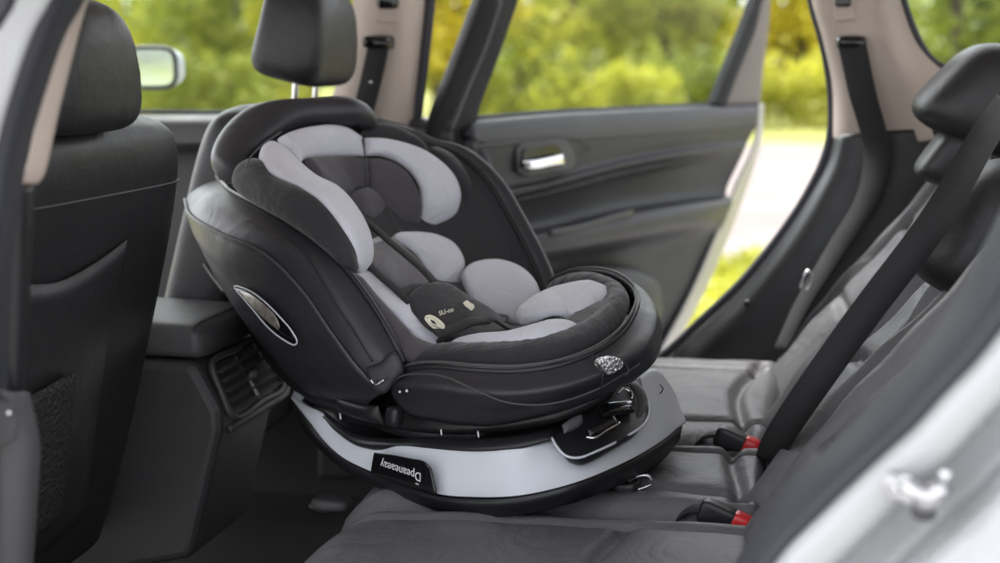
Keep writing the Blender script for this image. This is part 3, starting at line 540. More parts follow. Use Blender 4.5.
def loft_raw(name, loops, m_, par, caps=(True, True), msub=1):
    n = len(loops[0]); A = np.array(loops)
    if msub > 1:
        m = (len(loops)-1)*msub+1; G = np.zeros((m, n, 3))
        for i in range(n): G[:, i] = cr(A[:, i], m)
    else: G = A; m = len(loops)
    V = list(G.reshape(-1, 3)); Fc = [(r*n+c, r*n+(c+1) % n, (r+1)*n+(c+1) % n, (r+1)*n+c) for r in range(m-1) for c in range(n)]
    if caps[0]: V.append(G[0].mean(0)); k = len(V)-1; Fc += [(c, (c+1) % n, k) for c in range(n)]
    if caps[1]: V.append(G[-1].mean(0)); k = len(V)-1; Fc += [((m-1)*n+c, (m-1)*n+(c+1) % n, k) for c in range(n)]
    return link(name, mesh(V, Fc), m_, par)
l_mid = loopof(mid, ftm); l_bot = loopof(bot, fb); l_top = loopof(top, ftt)
base = loft_raw('base', [loopof(bot, fb, s=.80, dz=-.008), loopof(bot, fb, s=.93, dz=-.006), l_bot, l_bot*.45+l_mid*.55+UP*.0, loopof(mid, ftm, s=1.004), loopof(mid, ftm, s=.95, dz=-.004)], M_['black'], child)
base['label'] = 'black underside and silver rim of the swivel base'
sil = loft_raw('silver_rim', [loopof(mid, ftm, s=1.0, dz=.002), l_mid*.85+l_top*.15+(l_mid-l_mid.mean(0))*[.012, .012, 0], l_mid*.5+l_top*.5+(l_mid-l_mid.mean(0))*[.018, .018, 0], l_mid*.15+l_top*.85+(l_mid-l_mid.mean(0))*[.010, .010, 0], l_top, loopof(top, ftt, s=.965, dz=-.004), loopof(top, ftt, s=.94, dz=-.02)], M_['silver'], base, caps=(False, False), msub=4)
deck = loft_raw('deck', [loopof(top, ftt, s=.98, dz=-.02), loopof(top, ftt, s=.955, dz=-.004), loopof(top, ftt, s=.93, dz=.002), loopof(top, ftt, s=.86, dz=.0), loopof(top, ftt, s=.5, dz=-.004)], M_['black'], base, msub=3)
# raised black lip of the deck seen along the near edge
band('deck_lip', Ws([(322, 410, -.165), (338, 424, -.17), (360, 436, -.175), (395, 440, -.18), (430, 438, -.18), (480, 440, -.175), (520, 437, -.165), (552, 430, -.14)]), Ws([(322, 417, -.178), (336, 431, -.187), (358, 446, -.193), (395, 449, -.198), (430, 449, -.2), (480, 451, -.196), (522, 448, -.18), (556, 438, -.15)]), .006, M_['black'], base, taper=.1)
# swivel turntable
def disc(name, c, r0, r1, z0, z1, m_, par):
    return rings(name, [(z0, c[0], r0, c[1], r0, 2), (z0+.004, c[0], r0*1.02, c[1], r0*1.02, 2), (z1-.004, c[0], r1*1.02, c[1], r1*1.02, 2), (z1, c[0], r1, c[1], r1, 2)], m_, par, m=80)
tt = Lc(.02, .01, 0)
tb = disc('swivel_disc', tt, .175, .16, .70, .775, M_['black'], base)
# label plate with upside-down lettering
LBP = Ws([(374, 453, -.215), (400, 456, -.2185), (426, 462, -.22), (431, 470, -.223), (438, 494, -.222), (405, 485, -.221), (372, 474, -.217), (371, 464, -.217)])
def smooth_push(P, d): return [p+(-TW)*d for p in P]
lbn = -TW
band('label_plate', Ws([(375, 452.5, -.2165), (390, 454.5, -.222), (410, 458.5, -.225), (424, 461.5, -.2255), (431, 468, -.2255)]), Ws([(371.5, 474, -.218), (388, 480, -.222), (408, 487, -.2255), (424, 491.5, -.2265), (437, 495, -.2265)]), .002, M_['gloss'], base, taper=0, pw=5)
tO = W(400.5, 470.5, -.2305); tx = W(379, 463.5, -.226)-W(421, 477.5, -.233); ty = W(398, 480, -.230)-W(402, 462, -.230)
text('lettering', 'Dpeaneaeay', tO, tx, ty, .0165, M_['letter'], base, .0002)
text('small_lettering', 'isize', W(417, 484.2, -.232), tx, ty, .0035, M_['letter'], base)
# front mechanism; a black inset on the rim paints the dark of a recess
pk = band('release_pocket', Ws([(552, 439, -.150), (575, 423, -.108), (605, 404, -.05), (628, 386, .015), (640, 377, .05)]), Ws([(566, 457, -.161), (585, 457, -.147), (612, 445, -.103), (639, 429, -.045), (649, 412, .005)]), .001, M_['black'], base, taper=.12, pw=4, hb=.02)
tube('pocket_edge', Ws([(552, 438, -.155), (557, 447, -.162), (566, 456, -.163), (578, 458, -.154), (600, 450, -.124), (622, 439, -.081), (640, 428, -.044), (648, 418, -.012), (649, 405, .015), (644, 390, .04), (637, 378, .055)]), .0016, M_['silver'], pk, n=80, k=8)
band('release_lever', Ws([(600, 403, -.075), (618, 400, -.04), (634, 398, -.01)]), Ws([(603, 415, -.095), (620, 412, -.065), (636, 410, -.035)]), .007, M_['gloss'], pk, taper=.25, lift=-.004)
band('grey_latch', Ws([(562, 425, -.155), (572, 418, -.14), (582, 414, -.125)]), Ws([(564, 434, -.16), (574, 430, -.145), (583, 424, -.13)]), .005, M_['trim_lt'], pk, taper=.3)
band('latch_slot', Ws([(588, 430, -.138), (600, 422, -.115), (614, 416, -.09)]), Ws([(590, 437, -.14), (604, 431, -.12), (620, 424, -.09)]), .003, M_['gloss'], pk, taper=.2)
tube('latch_wire', Ws([(586, 437, -.146), (594, 438, -.142), (606, 431, -.122), (620, 423, -.10)]), .0016, M_['chrome'], pk, n=20, k=6)
tube('latch_clip', Ws([(618, 393, -.03), (624, 389, -.015), (631, 392, -.01), (632, 399, -.015)]), .0022, M_['chrome'], pk, n=20, k=6)
band('pocket_ledge', Ws([(636, 381, .03), (645, 392, .015), (647, 410, -.008)]), Ws([(628, 384, .01), (637, 400, -.005), (638, 418, -.03)]), .003, M_['trim_lt'], pk, taper=.2)
# screws and pivot under the shell
for (x, y, w_) in ((441, 432, -.19), (478, 434, -.185), (340, 416, -.17)):
    tube('screw', [W(x, y-3, w_), W(x+1, y+4, w_)], .0018, M_['brushed'], base, n=6, k=8)
blob('pivot', W(395, 416, -.205), TF*.011, TW*.01, UP*.014, M_['black'], base, e=3)
tube('side_mark', Ws([(660, 385, .06), (663, 389, .065), (660, 394, .06)]), .0009, M_['black'], base, n=16, k=5)
# ---- shell ---------------------------------------------------------
inner = Ws([(218, 178, -.10), (232, 192, -.17), (262, 208, -.2), (300, 232, -.205), (340, 264, -.205), (370, 302, -.205), (394, 342, -.205), (405, 366, -.2)])
r1 = Ws([(196, 189, -.11), (206, 203, -.19), (240, 219, -.225), (286, 244, -.235), (324, 278, -.235), (352, 318, -.235), (378, 355, -.23), (393, 376, -.22)])
r2 = Ws([(186, 199, -.12), (193, 216, -.2), (222, 233, -.235), (268, 255, -.245), (305, 292, -.245), (330, 328, -.245), (358, 366, -.24), (383, 392, -.22)])
r3 = Ws([(186, 212, -.12), (196, 236, -.2), (222, 258, -.235), (258, 280, -.243), (288, 310, -.243), (315, 342, -.24), (340, 374, -.23), (372, 400, -.21)])
r4 = Ws([(190, 222, -.10), (202, 250, -.16), (222, 276, -.2), (250, 303, -.21), (276, 333, -.21), (300, 362, -.205), (326, 390, -.2), (366, 408, -.19)])
r5 = Ws([(196, 236, -.06), (210, 268, -.10), (226, 295, -.14), (246, 325, -.15), (268, 352, -.15), (292, 380, -.15), (322, 402, -.15), (372, 416, -.15)])
shell = sheet('seat_shell', [inner, r1, r2, r3, r4, r5], lh, child, th=.008, n=110, m=60)
shell['label'] = 'black shell with leather-look side wing'
tube('wing_piping', [p-TW*.003 for p in r2], .0022, M_['piping'], shell, n=120, k=8)
tube('inner_piping', [p-TW*.001+UP*.003 for p in inner], .0042, M_['black'], shell, n=120, k=8)
tube('wing_seam', Ws([(246, 219, -.232), (284, 236, -.238), (305, 253, -.240), (318, 275, -.242), (335, 305, -.244), (352, 330, -.242), (372, 362, -.236)]), .0012, M_['black'], shell, n=80, k=6)
band('wing_end_cap', Ws([(366, 368, -.238), (380, 362, -.232), (394, 352, -.224), (402, 362, -.216)]), Ws([(374, 392, -.236), (386, 393, -.232), (396, 380, -.226), (405, 372, -.215)]), .006, lh, shell, taper=.15)
tube('cap_edge', Ws([(371, 380, -.247), (374, 384, -.247), (378, 384, -.246), (384, 380, -.244)]), .0018, M_['chrome'], shell, n=20, k=6)
# pivot arm and under body between wing and base
under = band('under_body', Ws([(225, 262, -.12), (262, 330, -.14), (300, 375, -.15), (350, 395, -.15), (400, 405, -.16), (470, 420, -.15), (560, 405, -.10), (620, 385, -.05)]), Ws([(225, 275, .0), (265, 350, -.06), (300, 392, -.13), (345, 420, -.15), (400, 430, -.16), (470, 434, -.15), (550, 425, -.11), (610, 400, -.06)]), .012, M_['black'], shell, taper=.1, hb=.05)
blob('shell_core', Lc(.03, .01, .785), TF*.19, TW*.15, UP*.03, M_['black'], shell, e=3)
band('hip_block', Ws([(335, 392, -.175), (355, 400, -.19), (378, 406, -.2)]), Ws([(338, 408, -.175), (356, 417, -.185), (384, 424, -.195)]), .012, M_['black'], shell, taper=.3)
# support wedge under the head end, silver-grey strip and emblem
sheet('back_strip', [Ws([(203, 258, -.09), (212, 272, -.10), (226, 290, -.11)]), Ws([(208, 262, -.02), (216, 278, -.03), (231, 297, -.05)])], M_['trim_lt'], shell, th=.006, n=20)
em = band('side_emblem', Ws([(234, 287, -.222), (250, 292, -.235), (265, 303, -.243), (278, 316, -.245), (292, 330, -.242), (297, 340, -.238)]), Ws([(235, 288, -.222), (243, 297, -.232), (254, 309, -.24), (268, 326, -.242), (283, 338, -.24), (295, 344, -.237)]), .003, M_['gloss'], shell, taper=.1)
band('emblem_badge', Ws([(240, 290, -.236), (252, 295, -.245), (266, 306, -.251), (276, 317, -.252), (280, 327, -.251)]), Ws([(241, 292, -.236), (246, 300, -.243), (256, 311, -.249), (268, 322, -.25), (278, 330, -.249)]), .0016, M_['tan'], em, taper=.05)
tube('emblem_rim', Ws([(234, 286.5, -.232), (250, 291, -.244), (265, 302, -.251), (278, 315, -.252), (291, 330, -.249), (297, 341, -.246), (295, 345, -.245), (283, 339.5, -.247), (268, 327.5, -.249), (254, 311, -.248), (243, 298, -.240)]), .0011, M_['silver'], em, n=140, k=6, closed=True)
# tub: the inside of the shell from near rim to far rim
far_rim = Ws([(330, 112, .04), (372, 124, .12), (400, 131, .17), (424, 143, .20), (450, 150, .225), (470, 163, .235), (490, 184, .24), (508, 214, .24), (524, 244, .235), (537, 272, .23), (545, 298, .22)])
tub = sheet('shell_lining', [inner,
    Ws([(245, 160, -.08), (272, 190, -.14), (300, 218, -.16), (330, 248, -.16), (358, 285, -.165), (385, 320, -.165), (405, 345, -.165), (420, 362, -.16)]),
    Ws([(300, 128, .0), (330, 160, .0), (355, 195, .0), (375, 230, .0), (400, 262, .0), (430, 292, .0), (460, 318, .0), (490, 335, -.02)]),
    Ws([(345, 122, .08), (385, 150, .13), (415, 175, .16), (440, 205, .175), (462, 235, .18), (482, 262, .18), (500, 285, .17), (520, 305, .16)]),
    far_rim], bf, shell, th=.006, n=80, m=50)
bk = sheet('shell_back', [[p-TW*0+UP*0 for p in r2], [p+(Lc(-.06, .12, 0)-Lc(0, 0, 0)) for p in r4], [q+(Lc(-.02, -.04, 0)-Lc(0, 0, 0))-UP*.02 for q in cr(far_rim, 8)], [q+TW*.012 for q in cr(far_rim, 8)]], lh, shell, th=.006, n=60, m=40)
band('far_wing', far_rim, [p+TW*.022+TF*.012+UP*.002 for p in far_rim], .008, lh, shell, n=80, taper=.08)
tube('rim_piping', [p-TW*.002+UP*.002 for p in far_rim], .0032, M_['black'], shell, n=100, k=8)
tube('rim_stitching', [p+TW*.014+TF*.010+UP*.007 for p in far_rim], .0014, M_['stitch'], shell, n=100, k=6)
# ---- leg bowl ------------------------------------------------------
pipe = Ws([(398, 374, -.205), (415, 368, -.208), (440, 367, -.205), (480, 370.5, -.195), (520, 371, -.175), (560, 365, -.145), (597, 351, -.10), (622, 332, -.045), (636, 308, .02), (634, 290, .085), (619, 278, .13), (598, 272.5, .165), (572, 274, .19), (551, 283, .2)])
bmid = Ws([(392, 382, -.22), (412, 384, -.225), (440, 387, -.225), (482, 393, -.215), (524, 393, -.195), (570, 385, -.16), (614, 368, -.11), (643, 347, -.05), (657, 322, .03), (652, 300, .10), (636, 284, .15), (610, 275, .18), (578, 274, .2), (552, 284, .21)])
bbot = Ws([(390, 392, -.2), (404, 410, -.2), (440, 420, -.195), (490, 425, -.18), (540, 416, -.155), (582, 404, -.12), (622, 386, -.08), (652, 365, -.03), (662, 338, .05), (658, 314, .12), (642, 296, .165), (614, 285, .19), (580, 284, .205), (553, 290, .21)])
bund = Ws([(396, 394, -.12), (410, 410, -.12), (440, 418, -.12), (490, 420, -.11), (540, 412, -.09), (580, 400, -.06), (610, 385, -.03), (632, 368, .0), (640, 345, .05), (636, 325, .1), (620, 310, .13), (600, 300, .15), (575, 295, .17), (555, 296, .18)])
bowl = sheet("leg_bowl", [pipe, [a*.6+b*.4-np.array([0, 0, .0])+(b-a)*.0 for a, b in zip(pipe, bmid)], bmid, [a*.4+b*.6 for a, b in zip(bmid, bbot)], bbot, bund], lh, child, th=.006, n=150, m=60)
bowl['label'] = 'rounded leather-look leg bowl at the front of the child seat'
tube('bowl_piping', pipe, .0042, M_['black'], bowl, n=150, k=10)
tube('bowl_piping', [p+UP*.0065-TW*.001 for p in pipe], .002, M_['stitch'], bowl, n=150, k=8)
tube('panel_seam', Ws([(393, 383, -.224), (402, 376, -.227), (420, 374, -.227), (445, 377, -.230), (475, 390, -.224), (505, 402, -.205), (535, 405, -.185), (565, 401, -.16), (600, 388, -.125), (640, 364, -.067)]), .0013, M_['piping'], bowl, n=120, k=6)
for x, y in ((400, 392), (407, 391)): blob('screw_cover', W(x, y, -.226), TF*.003, TW*.003, UP*.003, M_['brushed'], bowl, e=2, nu=12, nv=8)
tube('vertical_seam', Ws([(592, 355, -.118), (602, 363, -.122), (603, 376, -.127), (600, 392, -.125)]), .001, M_['black'], bowl, n=30, k=6)
# chrome badge
bx = Ws([(600, 361, -.129)])[0]
bn = np.cross(W(625, 364, -.09)-W(601, 366, -.125), W(612, 358, -.112)-W(613, 374, -.112)); bn /= np.linalg.norm(bn)
if bn @ (CP-bx) < 0: bn = -bn
def BP(px, py, o): return onp(px, py, W(613, 366, -.113)+bn*o, bn)
bc = plate('badge', cr([BP(600, 366, .008), BP(601, 361, .008), BP(607, 357.5, .008), BP(615, 357, .008), BP(621, 359.5, .008), BP(624, 365, .008), BP(620, 370, .008), BP(609, 374.5, .008)], 40, True), -bn*.012, M_['foil'], bowl, bv=.0015)
text('badge_lettering', 'E3', BP(613, 364.5, .0092), BP(624, 362, .009)-BP(602, 367, .009), BP(612, 356, .009)-BP(613, 372, .009), .011, M_['chrome'], bc, .0006)
tube('badge_rim', [BP(600, 359.5, .0095), BP(600, 364, .0095), BP(602, 368, .0095), BP(608, 374, .0095), BP(612, 372, .0095)], .0012, M_['chrome'], bc, n=30, k=6)
tube('badge_rim', [BP(622, 361, .006), BP(628, 367, .005), BP(628, 373, .004), BP(625, 376, .004)], .0009, M_['piping'], bc, n=30, k=6)
# dark padded roll just inside the piping
roll_o = Ws([(408, 366, -.195), (440, 364, -.19), (480, 367, -.18), (520, 366, -.16), (558, 360, -.13), (593, 347, -.085), (616, 329, -.03), (629, 307, .03), (626, 292, .08), (612, 282, .12), (592, 276, .15), (568, 279, .175), (550, 288, .19)])
roll_i = Ws([(425, 352, -.165), (448, 349, -.15), (480, 348, -.14), (515, 346, -.12), (550, 340, -.095), (580, 328, -.055), (600, 315, -.01), (608, 303, .03), (606, 296, .07), (596, 291, .10), (580, 290, .12), (562, 294, .15), (548, 302, .17)])
band('bowl_roll', roll_o, roll_i, .016, bf, child, n=110, taper=.06, puck=.06)
band('bowl_inner_roll', [a*.45+b*.55+UP*.004 for a, b in zip(roll_o, roll_i)], [b*1.0+(b-a)*.55-UP*.02 for a, b in zip(roll_o, roll_i)], .010, bf, child, n=110, taper=.06)
sheet('bowl_floor', [roll_i, Ws([(430, 345, -.12), (450, 340, -.1), (480, 338, -.09), (510, 335, -.07), (540, 330, -.05), (560, 322, -.03), (575, 312, .0), (582, 304, .03), (582, 300, .05), (578, 298, .07), (568, 297, .09), (558, 300, .11), (550, 304, .13)])], bf, child, th=.004, n=80)
# ---- hood (head guard cover) and head support -----------------------
hood = band('head_guard', Ws([(219, 180, -.165), (216, 158, -.15), (226, 135, -.12), (246, 115, -.085), (275, 104, -.05), (310, 98, -.01), (340, 96, .03), (360, 103, .07), (373, 121, .10)]), Ws([(244, 182, -.165), (246, 166, -.15), (259, 149, -.12), (278, 137, -.08), (298, 130, -.04), (322, 126, .0), (344, 126, .03), (356, 128, .06), (366, 132, .09)]), .028, M_['leather_hi'], child, n=90, taper=.09, hb=.03)
hood['label'] = 'dark leather-look guard arching over the head support'
(lambda *a, **k: None)('guard_side', Ws([(336, 97, .02), (352, 99.5, .045), (364, 107, .07), (373, 121, .085)]), Ws([(341, 110, .02), (348, 115, .035), (353, 121, .05), (358, 130, .065)]), .006, M_['trim_lt'], hood, n=40, taper=.25, lift=.030, hb=.02)
tube('guard_seam', [p-TW*.0+UP*.0 for p in Ws([(246, 168, -.196), (250, 158, -.185), (262, 145, -.158), (272, 138, -.135), (281, 132, -.115)])], .0014, M_['stitch'], hood, n=30, k=6)
hs = band('head_support', Ws([(366, 124, .09), (385, 124, .12), (404, 129, .15), (420, 141, .18), (424, 152, .19)]), Ws([(356, 142, .06), (378, 144, .10), (398, 148, .14), (412, 156, .16), (420, 168, .17)]), .018, bf, child, taper=.15, hb=.03)
hs['label'] = 'black and light grey head support of the child seat'
# near head wing, dark outer side
band('wing_side', Ws([(243, 172, -.16), (252, 160, -.165), (262, 160, -.17), (275, 176, -.185), (300, 187, -.19), (322, 202, -.19), (342, 226, -.19), (354, 250, -.19), (359, 268, -.185)]), Ws([(238, 186, -.165), (246, 198, -.185), (258, 206, -.19), (276, 216, -.195), (296, 228, -.2), (316, 242, -.2), (334, 257, -.2), (346, 268, -.195), (356, 274, -.19)]), .020, bf, hs, n=70, taper=.10, hb=.02)
# near head wing, light face
nw = band('wing_pad', Ws([(262, 151, -.135), (272, 144, -.115), (283, 149, -.105), (300, 166, -.10), (318, 182, -.10), (338, 192, -.105), (354, 210, -.11), (366, 234, -.12), (368, 256, -.135), (362, 270, -.15)]), Ws([(259, 160, -.165), (264, 168, -.18), (276, 175, -.188), (300, 186, -.192), (322, 201, -.193), (340, 223, -.193), (351, 246, -.19), (355, 262, -.186), (356, 270, -.18), (358, 273, -.17)]), .014, gf, hs, n=80, taper=.12)
# top arch
band('arch_pad', Ws([(276, 141, -.105), (290, 133, -.07), (310, 127, -.03), (332, 124.5, .005), (350, 129, .04), (362, 138, .06)]), Ws([(299, 165, -.10), (303, 161, -.07), (316, 158, -.03), (332, 156.5, .005), (350, 156.5, .04), (364, 157, .055)]), .012, gf, hs, taper=.04, pw=2.8, lift=.003)
# far wing light face (crescent)
band('wing_pad', Ws([(363, 139, .06), (385, 142, .095), (410, 148, .135), (434, 160, .165), (451, 176, .185), (458, 194, .19), (452, 212, .185), (438, 229, .175), (426, 238, .165)]), Ws([(364, 157, .055), (382, 158, .08), (398, 165, .105), (411, 176, .12), (418, 190, .125), (419, 204, .125), (415, 218, .125), (409, 230, .125), (404, 238, .12)]), .014, gf, hs, n=80, taper=.05, pw=2.8, lift=.007)
band('wing_side', Ws([(420, 150, .20), (444, 158, .22), (460, 176, .23), (466, 196, .23), (458, 218, .22)]), Ws([(430, 160, .18), (446, 172, .185), (455, 188, .19), (456, 202, .19), (448, 216, .185)]), .02, bf, hs, taper=.2)
# head cushion in two halves with a seam
band('head_cushion', Ws([(300, 163, -.09), (315, 159, -.05), (335, 157.5, .0), (352, 158, .03), (366, 158.5, .05)]), Ws([(315, 182, -.09), (328, 193, -.06), (342, 203, -.02), (354, 206, .02), (367, 208, .045)]), .010, hf, hs, taper=.06, pw=2.6, lift=.008)
band('head_cushion', Ws([(366, 158.5, .05), (382, 160, .075), (398, 168, .10), (409, 180, .115), (417, 196, .12), (416, 216, .12), (408, 233, .115)]), Ws([(366, 190, .045), (372, 200, .05), (378, 210, .055), (384, 218, .065), (388, 226, .07), (391, 232, .08), (396, 237, .09)]), .010, hf, hs, taper=.08, pw=2.6, lift=.010)
band('neck_cushion', Ws([(345, 198, -.03), (356, 191, -.005), (367, 190, .03), (376, 199, .05), (384, 214, .06)]), Ws([(352, 216, -.03), (362, 218, -.01), (372, 222, .02), (380, 226, .04), (386, 228, .055)]), .006, hf, hs, taper=.2, lift=.007)
tube('cushion_seam', Ws([(365, 157, .02), (366, 172, .018), (366, 190, .018)]), .0013, M_['black'], hs, n=20, k=6)
tube('cushion_seam', Ws([(362, 139, .045), (364, 148, .04), (365, 157, .035)]), .0013, M_['piping'], hs, n=20, k=6)
tube('wing_seam', Ws([(275, 145, -.129), (284, 151, -.119), (293, 160, -.115), (300, 165, -.112)]), .0011, M_['piping'], hs, n=20, k=6)
# ---- body padding ---------------------------------------------------
pad = band('body_padding', Ws([(366, 250, -.10), (378, 243, -.06), (392, 238, -.02), (404, 246, .01), (418, 262, .03), (430, 284, .04)]), Ws([(364, 264, -.13), (374, 270, -.12), (386, 280, -.10), (396, 289, -.07), (408, 292, -.03), (424, 290, .01)]), .010, M_['midfab'], child, taper=.08, pw=2.8)
pad['label'] = 'grey body padding of the child seat'
band('shoulder_pad', Ws([(392, 237, -.02), (412, 233, .04), (436, 235, .09), (454, 244, .115), (463, 260, .12), (460, 276, .11), (450, 284, .09)]), Ws([(396, 239, -.02), (408, 246, .0), (418, 256, .02), (425, 267, .03), (430, 277, .04), (436, 284, .05), (444, 286, .08)]), .011, gf, pad, taper=.10)
band('hip_pad', Ws([(461, 276, .09), (475, 265, .12), (497, 261.5, .15), (520, 268, .165), (536, 284, .165), (540, 302, .15), (532, 318, .13)]), Ws([(462, 280, .085), (468, 294, .075), (478, 306, .075), (492, 316, .08), (506, 323, .09), (517, 326, .10), (527, 323, .12)]), .016, gf, pad, n=70, taper=.10, pw=2.8)
band('side_strip', Ws([(356, 270, -.165), (366, 272, -.15), (378, 280, -.14), (394, 292, -.135), (412, 303, -.13), (426, 316, -.125), (438, 334, -.125), (446, 351, -.13)]), Ws([(353, 275, -.18), (361, 286, -.175), (373, 298, -.17), (388, 312, -.165), (404, 328, -.16), (418, 341, -.155), (432, 349, -.15), (442, 353, -.14)]), .009, gf, pad, n=60, taper=.10)
band('side_bolster', Ws([(350, 274, -.19), (360, 286, -.178), (373, 299, -.172), (388, 313, -.168), (404, 329, -.162), (420, 343, -.16), (442, 354, -.15)]), Ws([(350, 278, -.2), (362, 300, -.2), (376, 322, -.2), (390, 344, -.2), (400, 358, -.2), (414, 361, -.195), (440, 356, -.17)]), .014, hf, pad, n=60, taper=.12)
band('seat_pad', Ws([(398, 292, -.06), (420, 290, .0), (446, 290, .05), (468, 302, .07), (490, 318, .08), (512, 326, .09)]), Ws([(420, 326, -.11), (434, 338, -.11), (450, 344, -.11), (470, 342, -.09), (494, 338, -.06), (512, 334, -.02)]), .006, bf, pad, taper=.1, puck=.1)
band('shoulder_pad', Ws([(366, 244, -.07), (372, 240, -.05), (380, 237, -.03)]), Ws([(368, 249, -.08), (376, 246, -.06), (384, 241, -.04)]), .004, gf, pad, taper=.2)
# leg pads
band('leg_pad', Ws([(445, 351, -.145), (460, 342, -.13), (480, 337, -.12), (510, 334, -.11), (535, 327, -.09), (552, 322.5, -.07), (570, 325, -.06), (580, 331, -.055)]), Ws([(446, 353, -.15), (462, 351, -.148), (480, 349, -.145), (512, 347, -.135), (538, 342, -.12), (556, 338, -.10), (570, 335, -.08), (579, 333, -.06)]), .011, gf, pad, n=60, taper=.14)
band('leg_pad', Ws([(519, 327, .02), (534, 312, .05), (552, 300, .08), (574, 293, .09), (592, 291, .095), (605, 297, .085), (607, 305, .075)]), Ws([(524, 331, .0), (540, 327, .0), (556, 322, .005), (570, 325, .01), (583, 331, .0), (596, 323, .03), (606, 307, .07)]), .014, gf, pad, n=60, taper=.14, pw=2.8, lift=.012)
band('mesh_insert', Ws([(552, 292, .13), (566, 287, .14), (584, 285, .14), (600, 289, .13)]), Ws([(556, 299, .12), (570, 294, .13), (586, 292, .13), (600, 293, .12)]), .004, M_['midfab'], pad, taper=.2, puck=.3)
# ---- harness --------------------------------------------------------
web = M_['web']
NS = TF*.75-TW*.1+UP*.65; NS2 = TF*.25-TW*.1+UP*.95
def Wl(l, k=.022):
    return [p+(CP-p)/np.linalg.norm(CP-p)*k for p in Ws(l)]
hn = strapn('harness', Wl([(356, 212, -.04), (371, 225, -.045), (389, 241, -.05), (407, 256, -.055), (424, 271, -.06), (438, 287, -.065), (448, 302, -.07)], .022), NS, .013, web, child, th=.0014, n=60)
hn['label'] = 'black harness straps with chest buckle'
strapn('strap', Wl([(366, 262, -.13), (380, 276, -.13), (396, 290, -.125), (410, 303, -.118)], .03), NS, .012, web, hn, th=.0012)
band('shoulder_grip', Ws([(404, 297, -.13), (410, 291, -.11), (428, 284, -.07), (440, 283, -.05), (455, 290, -.03)]), Ws([(408, 304, -.135), (420, 302, -.11), (436, 296, -.075), (450, 294, -.05), (460, 298, -.035)]), .008, web, hn, taper=.2)
cp_ = band('crotch_pad', Ws([(404, 306, -.14), (412, 295, -.12), (428, 287, -.09), (448, 288, -.06), (466, 299, -.05), (486, 311, -.04), (500, 322, -.03)]), Ws([(424, 330, -.15), (434, 336, -.145), (447, 335, -.13), (460, 330, -.11), (474, 326, -.09), (488, 325, -.065), (498, 326, -.05)]), .0035, bf, hn, taper=.14, lift=.006, pw=3.4)
strapn('strap', Wl([(456, 300, -.05), (472, 308, -.035), (488, 316, -.02), (502, 325, -.005), (512, 331, .01)]), NS2, .014, web, hn, th=.0014)
strapn('strap', Wl([(436, 334, -.15), (450, 330, -.13), (470, 322, -.10), (486, 320, -.07)]), NS2, .02, web, hn, th=.002)
strap('adjuster_strap', Ws([(440, 340, -.14), (452, 336, -.13), (462, 340, -.13)]), [(.3, .9, .2)]*2, .018, web, hn, th=.003)
def loop3(l, r, m_, nm='buckle', n=50): return tube(nm, Ws(l), r, m_, hn, n=n, k=8, closed=True)
bkx = band('buckle_plate', Ws([(427, 318, -.165), (432, 317, -.16), (438, 321, -.155), (443, 326, -.15)]), Ws([(428, 322, -.166), (433, 325, -.163), (438, 327, -.158), (443, 329, -.152)]), .002, M_['ivory'], hn, taper=.2)
loop3([(425.5, 317.5, -.166), (430, 316, -.163), (438, 320, -.157), (444, 326.5, -.152), (441, 329, -.153), (433, 327, -.16)], .0016, M_['ivory'])
band('buckle_slot', Ws([(430, 319.5, -.170), (434, 321, -.166)]), Ws([(432, 323, -.170), (437, 325, -.164)]), .0012, M_['black'], hn, taper=.2)
bt_ = band('harness_tag', Wl([(461, 306, -.075), (465, 303.5, -.065), (473, 308, -.06)], .018), Wl([(463, 309, -.077), (470, 313.5, -.07), (474, 311, -.063)], .018), .0016, M_['ivory'], hn, taper=.15, lift=.006)
text('pad_lettering', 'SU-co', W(447, 314, -.158)+np.array([0, -.004, .004]), W(457, 311, -.13)-W(438, 317, -.155), UP, .0085, M_['ivory'], hn)
band('strap_guide', Ws([(349, 206, -.03), (352, 205, -.03), (356, 209, -.03)]), Ws([(351, 210, -.03), (353, 211, -.03), (356, 213, -.03)]), .002, M_['ivory'], hn, taper=.2, lift=.022)
# ================================================================== SURROUNDINGS
def outdoor_mat(name, cols, rough, scale, bump=0, det=6, extra=None, trans=0):
    m = bpy.data.materials.new(name); m.use_nodes = True; N = m.node_tree.nodes; L = m.node_tree.links; b = N['Principled BSDF']
    g = N.new('ShaderNodeNewGeometry'); t = N.new('ShaderNodeTexNoise'); t.inputs['Scale'].default_value = scale; t.inputs['Detail'].default_value = det; L.new(g.outputs['Position'], t.inputs['Vector'])
    c = N.new('ShaderNodeValToRGB'); L.new(t.outputs['Fac'], c.inputs[0]); c.color_ramp.elements[0].position = .36; c.color_ramp.elements[1].position = .64
    c.color_ramp.elements[0].color = (*cols[0], 1); c.color_ramp.elements[1].color = (*cols[-1], 1)
    for i, q in enumerate(cols[1:-1]): e = c.color_ramp.elements.new(.36+.28*(i+1)/(len(cols)-1)); e.color = (*q, 1)
    L.new(c.outputs[0], b.inputs['Base Color']); b.inputs['Roughness'].default_value = rough
    if trans:
        tr = N.new('ShaderNodeBsdfTranslucent'); L.new(c.outputs[0], tr.inputs[0]); mx = N.new('ShaderNodeMixShader'); mx.inputs[0].default_value = trans
        L.new(b.outputs[0], mx.inputs[1]); L.new(tr.outputs[0], mx.inputs[2]); L.new(mx.outputs[0], N['Material Output'].inputs[0])
    return m
